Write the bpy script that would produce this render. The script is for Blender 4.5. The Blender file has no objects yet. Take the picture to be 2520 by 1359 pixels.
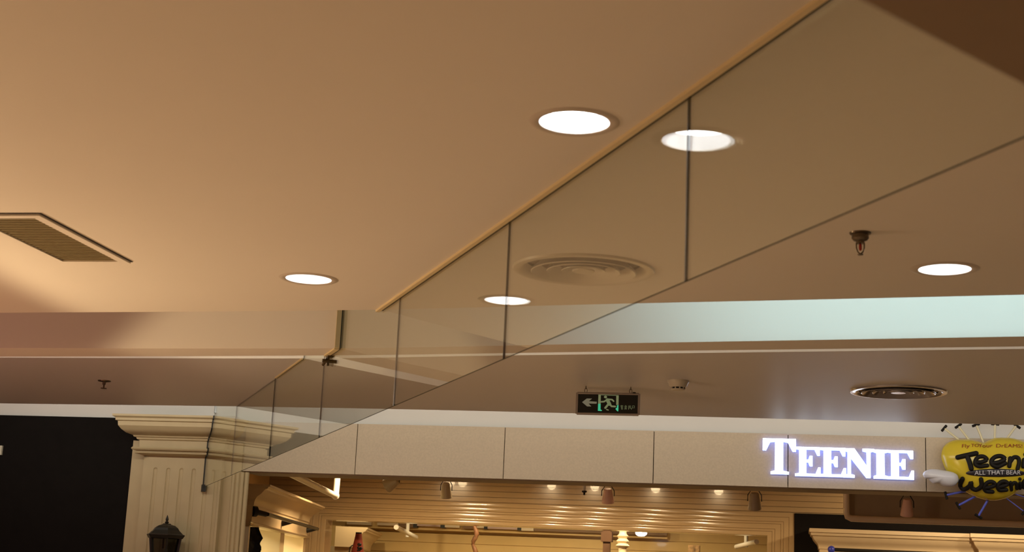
import bpy, bmesh, math, random
from mathutils import Vector, Matrix, geometry
random.seed(7)
sc = bpy.context.scene
R = math.radians

# ------------------------------------------------------------------ camera
W, H = 2520, 1359
FPX = 3610.0
PIT, ROL, YAW = R(12.174), R(2.529), R(-10.65)
CAM = Vector((0, 0, 1.6))
def _rot(v, a):
    return Vector((math.cos(a)*v.x + math.sin(a)*v.y, -math.sin(a)*v.x + math.cos(a)*v.y, v.z))
_fw = Vector((0, math.cos(PIT), math.sin(PIT))); _r = Vector((1, 0, 0)); _u = Vector((0, -math.sin(PIT), math.cos(PIT)))
_r, _u = _r*math.cos(ROL) + _u*math.sin(ROL), _u*math.cos(ROL) - _r*math.sin(ROL)
_fw, _r, _u = (_rot(v, YAW) for v in (_fw, _r, _u))
cam_data = bpy.data.cameras.new('camera'); cam = bpy.data.objects.new('camera', cam_data)
sc.collection.objects.link(cam); sc.camera = cam
cam_data.sensor_width = 36; cam_data.lens = 36*FPX/W
cam_data.clip_start = 0.05; cam_data.clip_end = 200
m = Matrix((( _r.x, _u.x, -_fw.x, 0), (_r.y, _u.y, -_fw.y, 0), (_r.z, _u.z, -_fw.z, 0), (0, 0, 0, 1)))
m.translation = CAM
cam.matrix_world = m
cam_data.dof.use_dof = True; cam_data.dof.focus_distance = 12.5; cam_data.dof.aperture_fstop = 4.8

# ------------------------------------------------------------------ world, light, exposure
world = bpy.data.worlds.new('mall_ambience'); sc.world = world; world.use_nodes = True
bg = world.node_tree.nodes['Background']
bg.inputs[0].default_value = (1.0, 0.66, 0.38, 1); bg.inputs[1].default_value = 0.075
sc.view_settings.view_transform = 'Standard'; sc.view_settings.look = 'None'
sc.view_settings.gamma = 1.0; sc.view_settings.use_curve_mapping = False
sc.view_settings.exposure = 0.0
sc.cycles.max_bounces = 6; sc.cycles.diffuse_bounces = 3; sc.cycles.glossy_bounces = 4; sc.cycles.transparent_max_bounces = 12
sc.cycles.use_adaptive_sampling = True; sc.cycles.adaptive_threshold = 0.05; sc.cycles.caustics_reflective = False; sc.cycles.caustics_refractive = False

def lamp(kind, loc, energy, color, target=None, **kw):
    d = bpy.data.lights.new(kind.lower() + '_light', kind); d.energy = energy; d.color = color
    for k, v in kw.items(): setattr(d, k, v)
    o = bpy.data.objects.new(d.name, d); sc.collection.objects.link(o); o.location = loc
    if target is not None:
        o.rotation_euler = (Vector(target) - Vector(loc)).to_track_quat('-Z', 'Y').to_euler()
    return o
WARM = (1.0, 0.72, 0.42)
# unseen downlights added to the concourse beyond the frame: they light the floor that lights the ceiling
for lx, en in ((-6.4, 88), (-3.9, 92), (-1.4, 76), (1.6, 8)):
    for ly in (-1.5, 1.6):
        lamp('SPOT', (lx, ly, 3.08), en, WARM, (lx, ly, 0), spot_size=R(125), spot_blend=0.6, shadow_soft_size=0.1)
for lx, en in ((-7.2, 110), (-4.8, 110), (2.9, 9)):
    lamp('SPOT', (lx, 5.0, 3.08), en, WARM, (lx, 5.0, 0), spot_size=R(125), spot_blend=0.6, shadow_soft_size=0.1)
for lx, en in ((-7.5, 14), (-4.2, 5), (-2.0, 8), (2.6, 8)):  # spots added under the far ceiling to wash the shop front, no fittings
    lamp('SPOT', (lx, 12.0, 3.12), en, (1.0, 0.86, 0.72), (lx, 13.9, 0.6), spot_size=R(130), spot_blend=0.6, shadow_soft_size=0.1)
# warm lamp of the neighbouring shop, out of frame at lower left, shining out from under its canopy
lamp('SPOT', (-5.30, 6.5, 1.8), 165, (1.0, 0.76, 0.44), Vector((-5.30, 6.5, 1.8)) + Vector((.73, .106, -.675)), spot_size=R(178), spot_blend=0.10, shadow_soft_size=0.12)
lamp('POINT', (-7.6, 6.2, 1.2), 80, (1.0, 0.42, 0.50), shadow_soft_size=0.3)  # added pink fill lamp, unseen, tinting the shaded left end of the beam
# cove tubes: first slot (cool white, right part only) and the slot in front of the shop wall
def cove(x0, x1, y0, y1, z, energy, color, tgt):
    c = Vector(((x0+x1)/2, (y0+y1)/2, z)); L = math.hypot(x1-x0, y1-y0)
    d = bpy.data.lights.new('cove_tube', 'AREA'); d.shape = 'RECTANGLE'; d.size = L; d.size_y = 0.05; d.energy = energy; d.color = color
    o = bpy.data.objects.new('cove_tube', d); sc.collection.objects.link(o); o.location = c
    zz = -(Vector(tgt) - c).normalized(); xx = Vector((x1-x0, y1-y0, 0)).normalized()
    yy = zz.cross(xx).normalized(); zz = xx.cross(yy)
    mm = Matrix((xx, yy, zz)).transposed().to_4x4(); mm.translation = c; o.matrix_world = mm
cove(-0.8, 6.0, 7.36, 6.25, 3.25, 40, (0.56, 0.88, 1.0), (2.65, 8.0, 3.35))
cove(-10.0, -3.0, 9.62, 9.14, 3.5, 9, (1.0, 0.86, 0.68), (-6.4, 10.0, 3.2))
cove(-3.0, 4.8, 9.14, 7.88, 3.5, 10, (1.0, 0.88, 0.74), (0.95, 9.0, 3.2))
cove(-9.0, 5.0, 12.82, 12.82, 3.27, 60, (1.0, 0.92, 0.80), (-2.0, 14.5, 3.34))

# ------------------------------------------------------------------ pixel -> place helpers
def ray(x, y): return _fw + _r*((x - W/2)/FPX) - _u*((y - H/2)/FPX)
def onz(x, y, z):
    d = ray(x, y); return CAM + d*((z - CAM.z)/d.z)
def ony(x, y, Y):
    d = ray(x, y); return CAM + d*((Y - CAM.y)/d.y)

# ------------------------------------------------------------------ materials
MATS = {}
def mat(name, col, rough=0.6, metal=0.0, var=0.06, scale=8.0, bump=0.0, emit=None, estr=0.0, spec=0.5, coat=0.0, detail=3):
    if name in MATS: return MATS[name]
    mt = bpy.data.materials.new(name); mt.use_nodes = True; nt = mt.node_tree
    b = nt.nodes['Principled BSDF']
    b.inputs['Roughness'].default_value = rough; b.inputs['Metallic'].default_value = metal
    b.inputs['Specular IOR Level'].default_value = spec; b.inputs['Coat Weight'].default_value = coat
    tc = nt.nodes.new('ShaderNodeTexCoord'); nz = nt.nodes.new('ShaderNodeTexNoise')
    nz.inputs['Scale'].default_value = scale; nz.inputs['Detail'].default_value = detail
    nt.links.new(tc.outputs['Object'], nz.inputs['Vector'])
    mx = nt.nodes.new('ShaderNodeMix'); mx.data_type = 'RGBA'
    lo = tuple(max(0, c*(1-var)) for c in col) + (1,); hi = tuple(min(1, c*(1+var)) for c in col) + (1,)
    mx.inputs[6].default_value = lo; mx.inputs[7].default_value = hi
    nt.links.new(nz.outputs['Fac'], mx.inputs[0]); nt.links.new(mx.outputs[2], b.inputs['Base Color'])
    if bump:
        bp = nt.nodes.new('ShaderNodeBump'); bp.inputs['Strength'].default_value = bump; bp.inputs['Distance'].default_value = 0.01
        nt.links.new(nz.outputs['Fac'], bp.inputs['Height']); nt.links.new(bp.outputs['Normal'], b.inputs['Normal'])
    if emit:
        b.inputs['Emission Color'].default_value = tuple(emit) + (1,); b.inputs['Emission Strength'].default_value = estr
    MATS[name] = mt; return mt

def glass_mat(name, tint, refl=1.0):
    if name in MATS: return MATS[name]
    mt = bpy.data.materials.new(name); mt.use_nodes = True; nt = mt.node_tree; nt.nodes.clear()
    out = nt.nodes.new('ShaderNodeOutputMaterial'); mix = nt.nodes.new('ShaderNodeMixShader')
    tr = nt.nodes.new('ShaderNodeBsdfTransparent'); gl = nt.nodes.new('ShaderNodeBsdfGlossy')
    tr.inputs[0].default_value = tuple(tint) + (1,)
    gl.inputs['Color'].default_value = (refl, refl, refl*0.97, 1); gl.inputs['Roughness'].default_value = 0.0
    fr = nt.nodes.new('ShaderNodeFresnel'); geo = nt.nodes.new('ShaderNodeNewGeometry'); mr = nt.nodes.new('ShaderNodeMapRange')
    mr.inputs['To Min'].default_value = 1.5; mr.inputs['To Max'].default_value = 1/1.5   # same index seen from both faces
    nt.links.new(geo.outputs['Backfacing'], mr.inputs['Value']); nt.links.new(mr.outputs[0], fr.inputs['IOR'])
    nt.links.new(fr.outputs[0], mix.inputs[0]); nt.links.new(tr.outputs[0], mix.inputs[1]); nt.links.new(gl.outputs[0], mix.inputs[2])
    nt.links.new(mix.outputs[0], out.inputs[0]); MATS[name] = mt; return mt

PAINT = mat('ceiling_paint', (0.80, 0.72, 0.62), 0.75, var=0.02, scale=1.5, bump=0.02)
PAINT_FAR = mat('far_ceiling_paint', (0.72, 0.68, 0.67), 0.42, var=0.02, scale=1.5)
WHITE = mat('white_wall_paint', (0.80, 0.78, 0.73), 0.7, var=0.03, scale=2)
STONE = mat('beige_stone', (0.56, 0.46, 0.33), 0.6, var=0.14, scale=55, bump=0.1, detail=8)
PLASTER = mat('cream_plaster', (0.55, 0.44, 0.25), 0.6, var=0.1, scale=5, bump=0.05)
BLACK = mat('black_panel', (0.010, 0.008, 0.007), 0.8, var=0.2, spec=0.1)
FLOOR = mat('polished_tile', (0.62, 0.50, 0.36), 0.3, var=0.08, scale=2)
LINTEL = mat('brown_lintel', (0.30, 0.22, 0.14), 0.6)
SIDING = mat('tan_lacquered_boards', (0.58, 0.41, 0.22), 0.16, var=0.08, scale=3, coat=0.3)
SIDING2 = mat('amber_boards', (0.80, 0.56, 0.24), 0.16, var=0.08, scale=3, coat=0.3)
CREAMWOOD = mat('cream_lacquer', (0.72, 0.54, 0.32), 0.35, var=0.05, scale=4)
DARKMETAL = mat('dark_iron', (0.02, 0.017, 0.013), 0.4, metal=0.3, var=0.2)
CHROME = mat('chrome', (0.75, 0.75, 0.78), 0.12, metal=1.0, var=0.03)
BRASS = mat('dull_brass', (0.16, 0.12, 0.08), 0.35, metal=0.8, var=0.15)
OFFWHITE = mat('offwhite_metal', (0.66, 0.58, 0.46), 0.4, var=0.04)
SATIN = mat('satin_metal', (0.42, 0.37, 0.34), 0.3, metal=0.4, var=0.04)
TRIM = mat('cream_trim', (0.78, 0.62, 0.34), 0.4, var=0.05)
GLASS = glass_mat('clear_glass', (0.93, 0.945, 0.92))
EDGE = mat('green_glass_edge', (0.012, 0.024, 0.012), 0.5, var=0.3, scale=40, spec=0.15)
SEAL = mat('black_rubber', (0.012, 0.011, 0.008), 0.5, var=0.2)
GREYSEAL = mat('grey_silicone', (0.26, 0.23, 0.21), 0.7, spec=0.2)
LAMPGLOW = mat('lamp_lens', (0.9, 0.9, 0.9), 0.4, emit=(0.96, 0.97, 1.0), estr=16)
CUP = mat('white_reflector', (0.92, 0.92, 0.92), 0.3, var=0.01)

# ------------------------------------------------------------------ mesh builder
ORG = {}
class MB:
    def __init__(s): s.v = []; s.f = []; s.mi = []
    def add(s, vs, fs, mi=0):
        o = len(s.v); s.v += [Vector(p) for p in vs]; s.f += [[i+o for i in f] for f in fs]; s.mi += [mi]*len(fs); return s
    def box(s, a, b, mi=0):
        (x0, y0, z0), (x1, y1, z1) = a, b
        return s.add([(x0,y0,z0),(x1,y0,z0),(x1,y1,z0),(x0,y1,z0),(x0,y0,z1),(x1,y0,z1),(x1,y1,z1),(x0,y1,z1)],
                     [(0,3,2,1),(4,5,6,7),(0,1,5,4),(1,2,6,5),(2,3,7,6),(3,0,4,7)], mi)
    def obox(s, c, ax, ay, az, mi=0):
        c, ax, ay, az = map(Vector, (c, ax, ay, az))
        vs = [c + ax*i + ay*j + az*k for k in (-1, 1) for (i, j) in ((-1,-1),(1,-1),(1,1),(-1,1))]
        return s.add(vs, [(0,3,2,1),(4,5,6,7),(0,1,5,4),(1,2,6,5),(2,3,7,6),(3,0,4,7)], mi)
    def bar(s, a, b, w, h, up=(0,0,1), mi=0):
        a, b = Vector(a), Vector(b); d = (b-a); u = Vector(up); x = d.cross(u)
        if x.length < 1e-6: x = d.cross(Vector((1,0,0)))
        x.normalize(); u = x.cross(d).normalized()
        return s.obox((a+b)/2, d/2, x*w/2, u*h/2, mi)
    def tube(s, pts, r, n=10, mi=0, cap=True):
        pts = [Vector(p) for p in pts]; rs = r if isinstance(r, (list, tuple)) else [r]*len(pts)
        rings = []; ref = Vector((0.31, 0.17, 0.93))
        for i, p in enumerate(pts):
            t = (pts[min(i+1, len(pts)-1)] - pts[max(i-1, 0)]).normalized()
            x = t.cross(ref)
            if x.length < 1e-4: x = t.cross(Vector((1, 0, 0)))
            x.normalize(); y = t.cross(x)
            rings.append([p + x*(rs[i]*math.cos(2*math.pi*k/n)) + y*(rs[i]*math.sin(2*math.pi*k/n)) for k in range(n)])
        vs = [q for g in rings for q in g]; fs = []
        for i in range(len(pts)-1):
            for k in range(n):
                fs.append((i*n+k, i*n+(k+1) % n, (i+1)*n+(k+1) % n, (i+1)*n+k))
        if cap: fs += [tuple(range(n))[::-1], tuple((len(pts)-1)*n+k for k in range(n))]
        return s.add(vs, fs, mi)
    def lathe(s, prof, c, n=32, mi=0, axis=None):
        c = Vector(c); M = Matrix.Identity(3) if axis is None else Vector((0,0,1)).rotation_difference(Vector(axis)).to_matrix()
        vs = [c + M @ Vector((r*math.cos(2*math.pi*k/n), r*math.sin(2*math.pi*k/n), z)) for r, z in prof for k in range(n)]
        fs = [(i*n+k, i*n+(k+1) % n, (i+1)*n+(k+1) % n, (i+1)*n+k) for i in range(len(prof)-1) for k in range(n)]
        return s.add(vs, fs, mi)
    def fill(s, loops, mi=0, f3=None):
        """planar polygon with holes; loops of 3-D points"""
        tris = geometry.tessellate_polygon([[Vector(p) for p in l] for l in loops])
        return s.add([p for l in loops for p in l], tris, mi)
    def prism(s, poly, off, mi=0, side_mi=None):
        """closed solid: 3-D polygon extruded by off"""
        poly = [Vector(p) for p in poly]; off = Vector(off); n = len(poly)
        tris = [tuple(t) for t in geometry.tessellate_polygon([poly])]
        s.add(poly, tris, mi); s.add([p+off for p in poly], [t[::-1] for t in tris], mi)
        s.add(poly + [p+off for p in poly], [(i, (i+1) % n, n+(i+1) % n, n+i) for i in range(n)], mi if side_mi is None else side_mi)
        return s
    def sweep(s, rows, mi=0, close=False):
        n = len(rows[0]); vs = [p for r in rows for p in r]; fs = []
        for i in range(len(rows)-1):
            for k in range(n if close else n-1):
                fs.append((i*n+k, i*n+(k+1) % n, (i+1)*n+(k+1) % n, (i+1)*n+k))
        return s.add(vs, fs, mi)
    def build(s, name, mats, parent=None, smooth=None, recalc=True):
        if not isinstance(mats, (list, tuple)): mats = [mats]
        xs = [v.x for v in s.v]; ys = [v.y for v in s.v]; zs = [v.z for v in s.v]
        org = Vector(((min(xs)+max(xs))/2, (min(ys)+max(ys))/2, min(zs)))
        me = bpy.data.meshes.new(name); me.from_pydata([v-org for v in s.v], [], s.f)
        for mt in mats: me.materials.append(mt)
        if len(mats) > 1: me.polygons.foreach_set('material_index', s.mi)
        if recalc:
            bm = bmesh.new(); bm.from_mesh(me); bmesh.ops.remove_doubles(bm, verts=bm.verts, dist=1e-5)
            bmesh.ops.recalc_face_normals(bm, faces=bm.faces); bm.to_mesh(me); bm.free()
        if smooth:
            me.shade_smooth(); me.set_sharp_from_angle(angle=R(smooth))
        me.update()
        o = bpy.data.objects.new(name, me); sc.collection.objects.link(o); ORG[o.name] = org
        if parent is not None:
            o.parent = parent; o.location = org - ORG[parent.name]
        else: o.location = org
        return o
def tag(o, label, cat, group=None):
    o['label'] = label; o['category'] = cat
    if group: o['group'] = group
    return o
def thing(name, loc, label, cat, group=None):
    o = bpy.data.objects.new(name, None); o.empty_display_size = 0.1; sc.collection.objects.link(o); o.location = loc
    ORG[o.name] = Vector(loc); return tag(o, label, cat, group)
def struct(o, label=None):
    o['kind'] = 'structure'
    if label: o['label'] = label
    return o
def circ(c, r, n=40): return [Vector((c[0]+r*math.cos(2*math.pi*k/n), c[1]+r*math.sin(2*math.pi*k/n), c[2])) for k in range(n)]
def text_mesh(txt, place, width, height, name, mt, parent, depth=0.004, shear=0.0, split=False):
    """flat lettering from the built-in font, scaled to width x height; place(u, v) -> 3-D point"""
    cu = bpy.data.curves.new('t', 'FONT'); cu.body = txt; cu.align_x = 'LEFT'; cu.shear = shear
    ob = bpy.data.objects.new('t', cu); sc.collection.objects.link(ob)
    bpy.context.view_layer.update()
    me = bpy.data.meshes.new_from_object(ob.evaluated_get(bpy.context.evaluated_depsgraph_get()))
    bpy.data.objects.remove(ob); bpy.data.curves.remove(cu)
    if not me.vertices: return None
    xs = [v.co.x for v in me.vertices]; ys = [v.co.y for v in me.vertices]
    x0, x1, y0, y1 = min(xs), max(xs), min(ys), max(ys)
    b = MB(); b.add([place((v.co.x-x0)/(x1-x0)*width, (v.co.y-y0)/(y1-y0)*height) for v in me.vertices], [tuple(p.vertices) for p in me.polygons])
    bpy.data.meshes.remove(me)
    if not split: return b.build(name, mt, parent)
    bm = bmesh.new(); vs = [bm.verts.new(v) for v in b.v]
    for f in b.f: bm.faces.new([vs[i] for i in f])
    bmesh.ops.remove_doubles(bm, verts=bm.verts, dist=1e-6)
    seen = set()
    for f in list(bm.faces):
        if f in seen: continue
        isl = []; st = [f]; seen.add(f)
        while st:
            g = st.pop(); isl.append(g)
            for v in g.verts:
                for h in v.link_faces:
                    if h not in seen: seen.add(h); st.append(h)
        b2 = MB()
        for g in isl: b2.add([v.co.copy() for v in g.verts], [tuple(range(len(g.verts)))])
        b2.build('printed_letter', mt, parent)
    bm.free()
def curve_pts(pts, n=12):
    """Catmull-Rom through 2-D or 3-D points"""
    P = [Vector(p) for p in pts]; P = [P[0]*2-P[1]] + P + [P[-1]*2-P[-2]]; out = []
    for i in range(1, len(P)-2):
        for k in range(n):
            t = k/n; a, b, c, d = P[i-1], P[i], P[i+1], P[i+2]
            out.append(0.5*((2*b) + (c-a)*t + (2*a-5*b+4*c-d)*t*t + (3*b-a-3*c+d)*t**3))
    out.append(P[-2]); return out

# ================================================================== STRUCTURE
Z1, Z2, ZB, ZTOP = 3.10, 3.14, 3.035, 3.75
E1 = curve_pts([(-11,8.25),(-7,8.08),(-4.59,7.92),(-2.41,7.742),(-0.78,7.49),(1.14,7.2),(7,6.25)])
B0 = curve_pts([(-11,9.15),(-7.5,9.0),(-5.08,8.835),(-2.69,8.650),(-0.98,8.35),(1.26,7.965),(7,6.98)])
B1 = curve_pts([(-11,9.5),(-7.5,9.37),(-5.29,9.2),(-2.83,8.935),(-1.0,8.635),(1.305,8.275),(7,7.35)])
F0 = curve_pts([(-11,10.2),(-8,10.08),(-5.7,9.92),(-3.29,9.74),(-1.756,9.475),(1.41,8.965),(7,8.06)])
FB = 12.62
FBC = curve_pts([(-11,12.9),(-7.26,12.735),(-4.85,12.575),(-2.8,12.525),(-0.41,12.61),(1.985,12.705),(7,12.95)])
struct(MB().box((-11, -4, -0.2), (7, 31, 0)).build('floor', FLOOR), 'polished beige floor of the concourse')
struct(MB().box((-11, -4, ZTOP), (7, 31, ZTOP+0.1)).build('ceiling_void', mat('dark_slab', (0.5, 0.47, 0.42), 0.8)))

# light fittings and air outlets cut into the ceilings
DL = [(1413.5, 300, 0.115, Z1), (759.5, 686, 0.115, Z1), (2325, 662, 0.115, Z1)]
DLC = [onz(x, y, z) for x, y, r, z in DL]
DIFF1 = onz(1436, 663, Z1); DIFF2 = onz(2211, 964, Z2)
VX0, VX1, VY0, VY1 = -3.505, -3.125, 5.62, 6.54
cl = MB()
outer = [(-11, -4, Z1), (7, -4, Z1)] + [(p.x, p.y, Z1) for p in reversed(E1)]
holes = [circ(c, 0.116) for c in DLC] + [circ(DIFF1, 0.30)] + [[(VX0+.03, VY0+.03, Z1), (VX1-.03, VY0+.03, Z1), (VX1-.03, VY1-.03, Z1), (VX0+.03, VY1-.03, Z1)]]
cl.fill([outer] + holes)
cl.sweep([[(p.x, p.y, Z1), (p.x, p.y, Z1+0.10), (p.x, p.y-0.25, Z1+0.10)] for p in E1])
struct(cl.build('ceiling_near', PAINT, recalc=False), 'painted ceiling panel nearest the viewer')
bm_ = MB()
bm_.sweep([[(a.x, a.y, ZTOP), (a.x, a.y, ZB), (b.x, b.y, ZB), (b.x, b.y, ZTOP)] for a, b in zip(B0, B1)])
struct(bm_.build('ceiling_beam', PAINT), 'long dropped ceiling beam between two light slots')
cf = MB()
cf.fill([[(p.x, p.y, Z2) for p in F0] + [(p.x, p.y, Z2) for p in reversed(FBC)], circ(DIFF2, 0.28)])
cf.sweep([[(p.x, p.y, Z2), (p.x, p.y, Z2+0.30)] for p in F0], 1)
cf.sweep([[(p.x, p.y, Z2), (p.x, p.y, Z2+0.08)] for p in FBC])
struct(cf.build('ceiling_far', [PAINT_FAR, WHITE], recalc=False), 'darker ceiling panel in front of the shop')

# dark header close to the camera, upper right
A_, B_ = onz(2122, 0, 2.3), onz(2520, 207, 2.3)
d_ = (B_-A_).normalized(); n_ = Vector((d_.y, -d_.x, 0))
q = [A_-d_*1.0, B_+d_*0.12, B_+d_*0.12+n_*0.5, A_-d_*1.0+n_*0.5]
struct(MB().prism(q, (0, 0, Z1-2.3)).build('trim_1', mat('dark_brown_board', (0.28, 0.19, 0.12), 0.6)), 'dark brown header box close to the viewer at upper right')

# ------------------------------------------------------------------ shop front wall
YF = 14.40
struct(MB().box((-11, 14.55, 2.72), (7, 14.75, ZTOP)).build('wall_back', WHITE), 'white wall band above the shop front')
PL = ony(331, 1090, 14.45).x            # left edge of the pilaster
struct(MB().box((-11, 14.48, 0), (PL-0.002, 14.548, 3.225)).build('wall_left', BLACK), 'black wall panel left of the pilaster')
fas = struct(MB().box((-5.42, YF+0.05, 2.69), (7, 14.88, 2.74)).build('wall_shop_front', LINTEL), 'shop lintel faced with beige stone panels')
jx = [-5.43, -4.235, -2.708, -1.222, 0.070, 1.352, 2.64, 3.93, 5.22, 6.5]
for a, b in zip(jx[:-1], jx[1:]):
    MB().box((a+0.004, YF, 2.70), (b-0.004, YF+0.05, 3.212)).build('stone_panel', STONE, fas)
MB().box((-5.43, YF+0.03, 2.74), (7, YF+0.15, 3.205)).build('backing', mat('joint_shadow', (0.10, 0.08, 0.05), 0.9), fas)
# shop walls
def wallbox(name, a, b, mt, label=None): return struct(MB().box(a, b).build(name, mt), label)
wallbox('ceiling_shop', (-9, 14.75, 3.35), (7, 31, 3.45), mat('shop_ceiling_paint', (0.7, 0.52, 0.32), 0.6))
wallbox('floor_shop', (-9, 14.9, 0.0), (6.9, 31, 0.012), mat('low_bounce_floor', (0.09, 0.055, 0.03), 0.5, var=0.3, scale=3), 'unseen dark floor added to the shop to cut bounced light')  # unseen dark floor added so less light bounces out of the shop
wallbox('wall_right', (6.9, 14.75, 0), (7.0, 31, 3.35), CREAMWOOD)

# portal wall deep in the shop, with the ribbed casing (door_1)
YP = 21.0
oTR = ony(1955, 1263, YP); iTR = ony(1888, 1312, YP); iTL = ony(803, 1286, YP); oTL = ony(742, 1236, YP)
zo, zi = oTR.z, (iTR.z+iTL.z)/2
xoL, xiL, xiR, xoR = oTL.x, iTL.x, iTR.x, oTR.x
pw = MB().box((-11, YP+0.02, zo), (7, YP+0.2, 3.35)).box((-11, YP+0.02, 0), (xoL, YP+0.2, zo)).box((xoR, YP+0.02, 0), (7, YP+0.2, zo))
portal = struct(pw.build('wall_portal', SIDING), 'glossy tan board wall with a wide ribbed doorway')
for k, z in enumerate([zo+0.012, zo+0.085, zo+0.165, zo+0.245, zo+0.33, zo+0.42]):   # boards above the casing
    MB().box((-11, YP-0.01, z), (7, YP+0.03, z+(0.06 if k < 1 else 0.074))).build('board', SIDING, portal)
BLK = struct(MB().box((xoR+0.005, YP-0.06, 0), (7, YP+0.02, zo-0.006)).build('wall_portal_right', BLACK), 'black wall right of the ribbed doorway')
struct(MB().box((-11, YP-0.06, 0), (xoL-0.004, YP+0.02, zo-0.01)).build('wall_portal_left', SIDING))
casing = bpy.data.objects.new('door_1', None); sc.collection.objects.link(casing); casing.location = ((xiL+xiR)/2, YP, 0)
ORG['door_1'] = Vector(casing.location); struct(casing, 'wide doorway with ribbed tan casing inside the shop')
def casing_loop(t):  # t 0 outer .. 1 inner
    xl = xoL+(xiL-xoL)*t; xr = xoR+(xiR-xoR)*t; z = zo+(zi-zo)*t
    return [(xl, 0), (xl, z), (xr, z), (xr, 0)]
prof = []
ribs = [0.0, 0.20, 0.40, 0.50, 0.72, 0.82, 1.0]
for a, b in zip(ribs[:-1], ribs[1:]):
    w = b-a
    for k in range(7):
        ang = math.pi*k/6
        prof.append((a + w*(0.5-0.46*math.cos(ang)), 0.05*0.35+0.028*math.sin(ang)*(w/0.16)**0.5))
    seg = MB()
    rows = []
    for k in range(12):
        ang = math.pi/2*(k if k < 6 else k-6)/5; e = 0.022
        t, q = (a+e*(1-math.cos(ang)), math.sin(ang)) if k < 6 else (b-e+e*math.sin(ang), math.cos(ang))
        rows.append([(x, YP-0.02-0.014*q, z) for x, z in casing_loop(t)])
    seg.sweep(rows); seg.build('rib', SIDING, casing, smooth=35)
# reveal of the doorway
MB().sweep([[(x, y, z) for x, z in casing_loop(1.0)] for y in (YP-0.02, YP+0.30)]).build('reveal', SIDING, casing)

# inner room
YB = 25.5
inner = struct(MB().box((-11, YB, 0), (7, YB+0.1, 3.35)).build('wall_inner', SIDING2), 'amber board wall of the inner room')
zb = [ony(1400, y, YB).z for y in (1400, 1376, 1350, 1325, 1303, 1280)]
for a, b in zip(zb[:-1], zb[1:]):
    MB().box((-11, YB-0.025, a+0.012), (7, YB+0.02, b-0.004)).build('board', SIDING2, inner)

# ================================================================== GLASS SMOKE BARRIER
P0 = onz(1697, 233, Z1)
GA = R(-18.102-10.65)
GD = Vector((math.sin(GA), math.cos(GA), 0)); GN = Vector((math.cos(GA), -math.sin(GA), 0))
ZG = 2.52; TH = 0.008
def gp(s, z, off=0.0): return P0 + GD*s + GN*off + Vector((0, 0, z-P0.z))
def s_at(poly):      # where the glass line crosses a plan curve
    for a, b in zip(poly[:-1], poly[1:]):
        fa, fb = ((Vector((p.x, p.y, 0)) - Vector((P0.x, P0.y, 0))).dot(GN) for p in (a, b))
        if fa*fb <= 0:
            p = a + (b-a)*(fa/(fa-fb)); return (Vector((p.x, p.y, 0)) - Vector((P0.x, P0.y, 0))).dot(GD)
sE, sB0, sB1, sF = s_at(E1), s_at(B0), s_at(B1), s_at(F0)
sFB = s_at(FBC)
sy = lambda y: (y-P0.y)/GD.y
bar = thing('glass_smoke_barrier', gp(4, ZG), 'long clear glass smoke barrier hanging from the ceiling up to the pilaster', 'glass barrier')
# pilaster silhouette that the last pane is scribed to: (y of front, z)
YS = 14.35
CAPP = [(14.00, 3.215), (14.00, 3.195), (14.035, 3.180), (14.035, 3.155), (14.06, 3.148), (14.065, 3.105), (14.10, 3.070), (14.15, 3.040), (14.22, 3.022),
        (14.23, 3.008), (14.255, 3.004), (14.262, 2.985), (14.285, 2.980), (14.285, 2.905), (14.225, 2.902), (14.212, 2.888), (14.225, 2.874), (14.262, 2.870), (14.262, 2.860), (14.24, 2.855), (14.246, 2.842), (14.30, 2.834), (YS, 2.825)]
end_edge = [(sy(y)-0.012, z) for y, z in CAPP] + [(sy(YS)-0.012, ZG)]
TOP = 3.42
e_ = 0.004
panes = [
 [(-3.0, ZG), (-3.0, Z1), (0, Z1), (0, ZG)],
 [(0, ZG), (0, Z1), (1.712, Z1), (1.712, ZG)],
 [(1.712, ZG), (1.712, Z1), (3.53, Z1), (3.53, ZG)],
 [(3.53, ZG), (3.53, Z1), (sE+e_, Z1), (sE+e_, TOP), (sB0-e_, TOP), (sB0-e_, ZB-e_), (sB1+e_, ZB-e_), (sB1+e_, TOP), (5.50, TOP), (5.50, ZG)],
 [(5.50, ZG), (5.50, TOP), (sF-e_, TOP), (sF-e_, Z2-e_), (7.43, Z2-e_), (7.43, ZG)],
 [(7.43, ZG), (7.43, Z2-e_), (sFB, Z2-e_), (sFB, ZG)],
 [(sFB, ZG), (sFB, Z2), (sFB+0.01, TOP), (sy(13.95), TOP), (sy(13.95), 3.23)] + end_edge,
]
for poly in panes:
    s0 = min(p[0] for p in poly); s1 = max(p[0] for p in poly)
    poly = [(min(max(s, s0+0.002), s1-0.002) if True else s, z) for s, z in poly]
    MB().prism([gp(s, z, -TH/2) for s, z in poly], GN*TH, 0, 1).build('glass_pane', [GLASS, EDGE], bar)
for s, w, mt, zt in ((0, 0.005, SEAL, Z1), (1.712, 0.004, SEAL, Z1), (3.53, 0.004, GREYSEAL, Z1), (5.50, 0.004, GREYSEAL, ZB+0.03), (7.43, 0.012, SEAL, Z2), (sFB, 0.005, GREYSEAL, Z2)):
    MB().obox(gp(s, (ZG+zt)/2), GD*w/2, GN*(TH/2+0.0004), Vector((0, 0, (zt-ZG)/2))).build('joint_seal', mt, bar)
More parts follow.
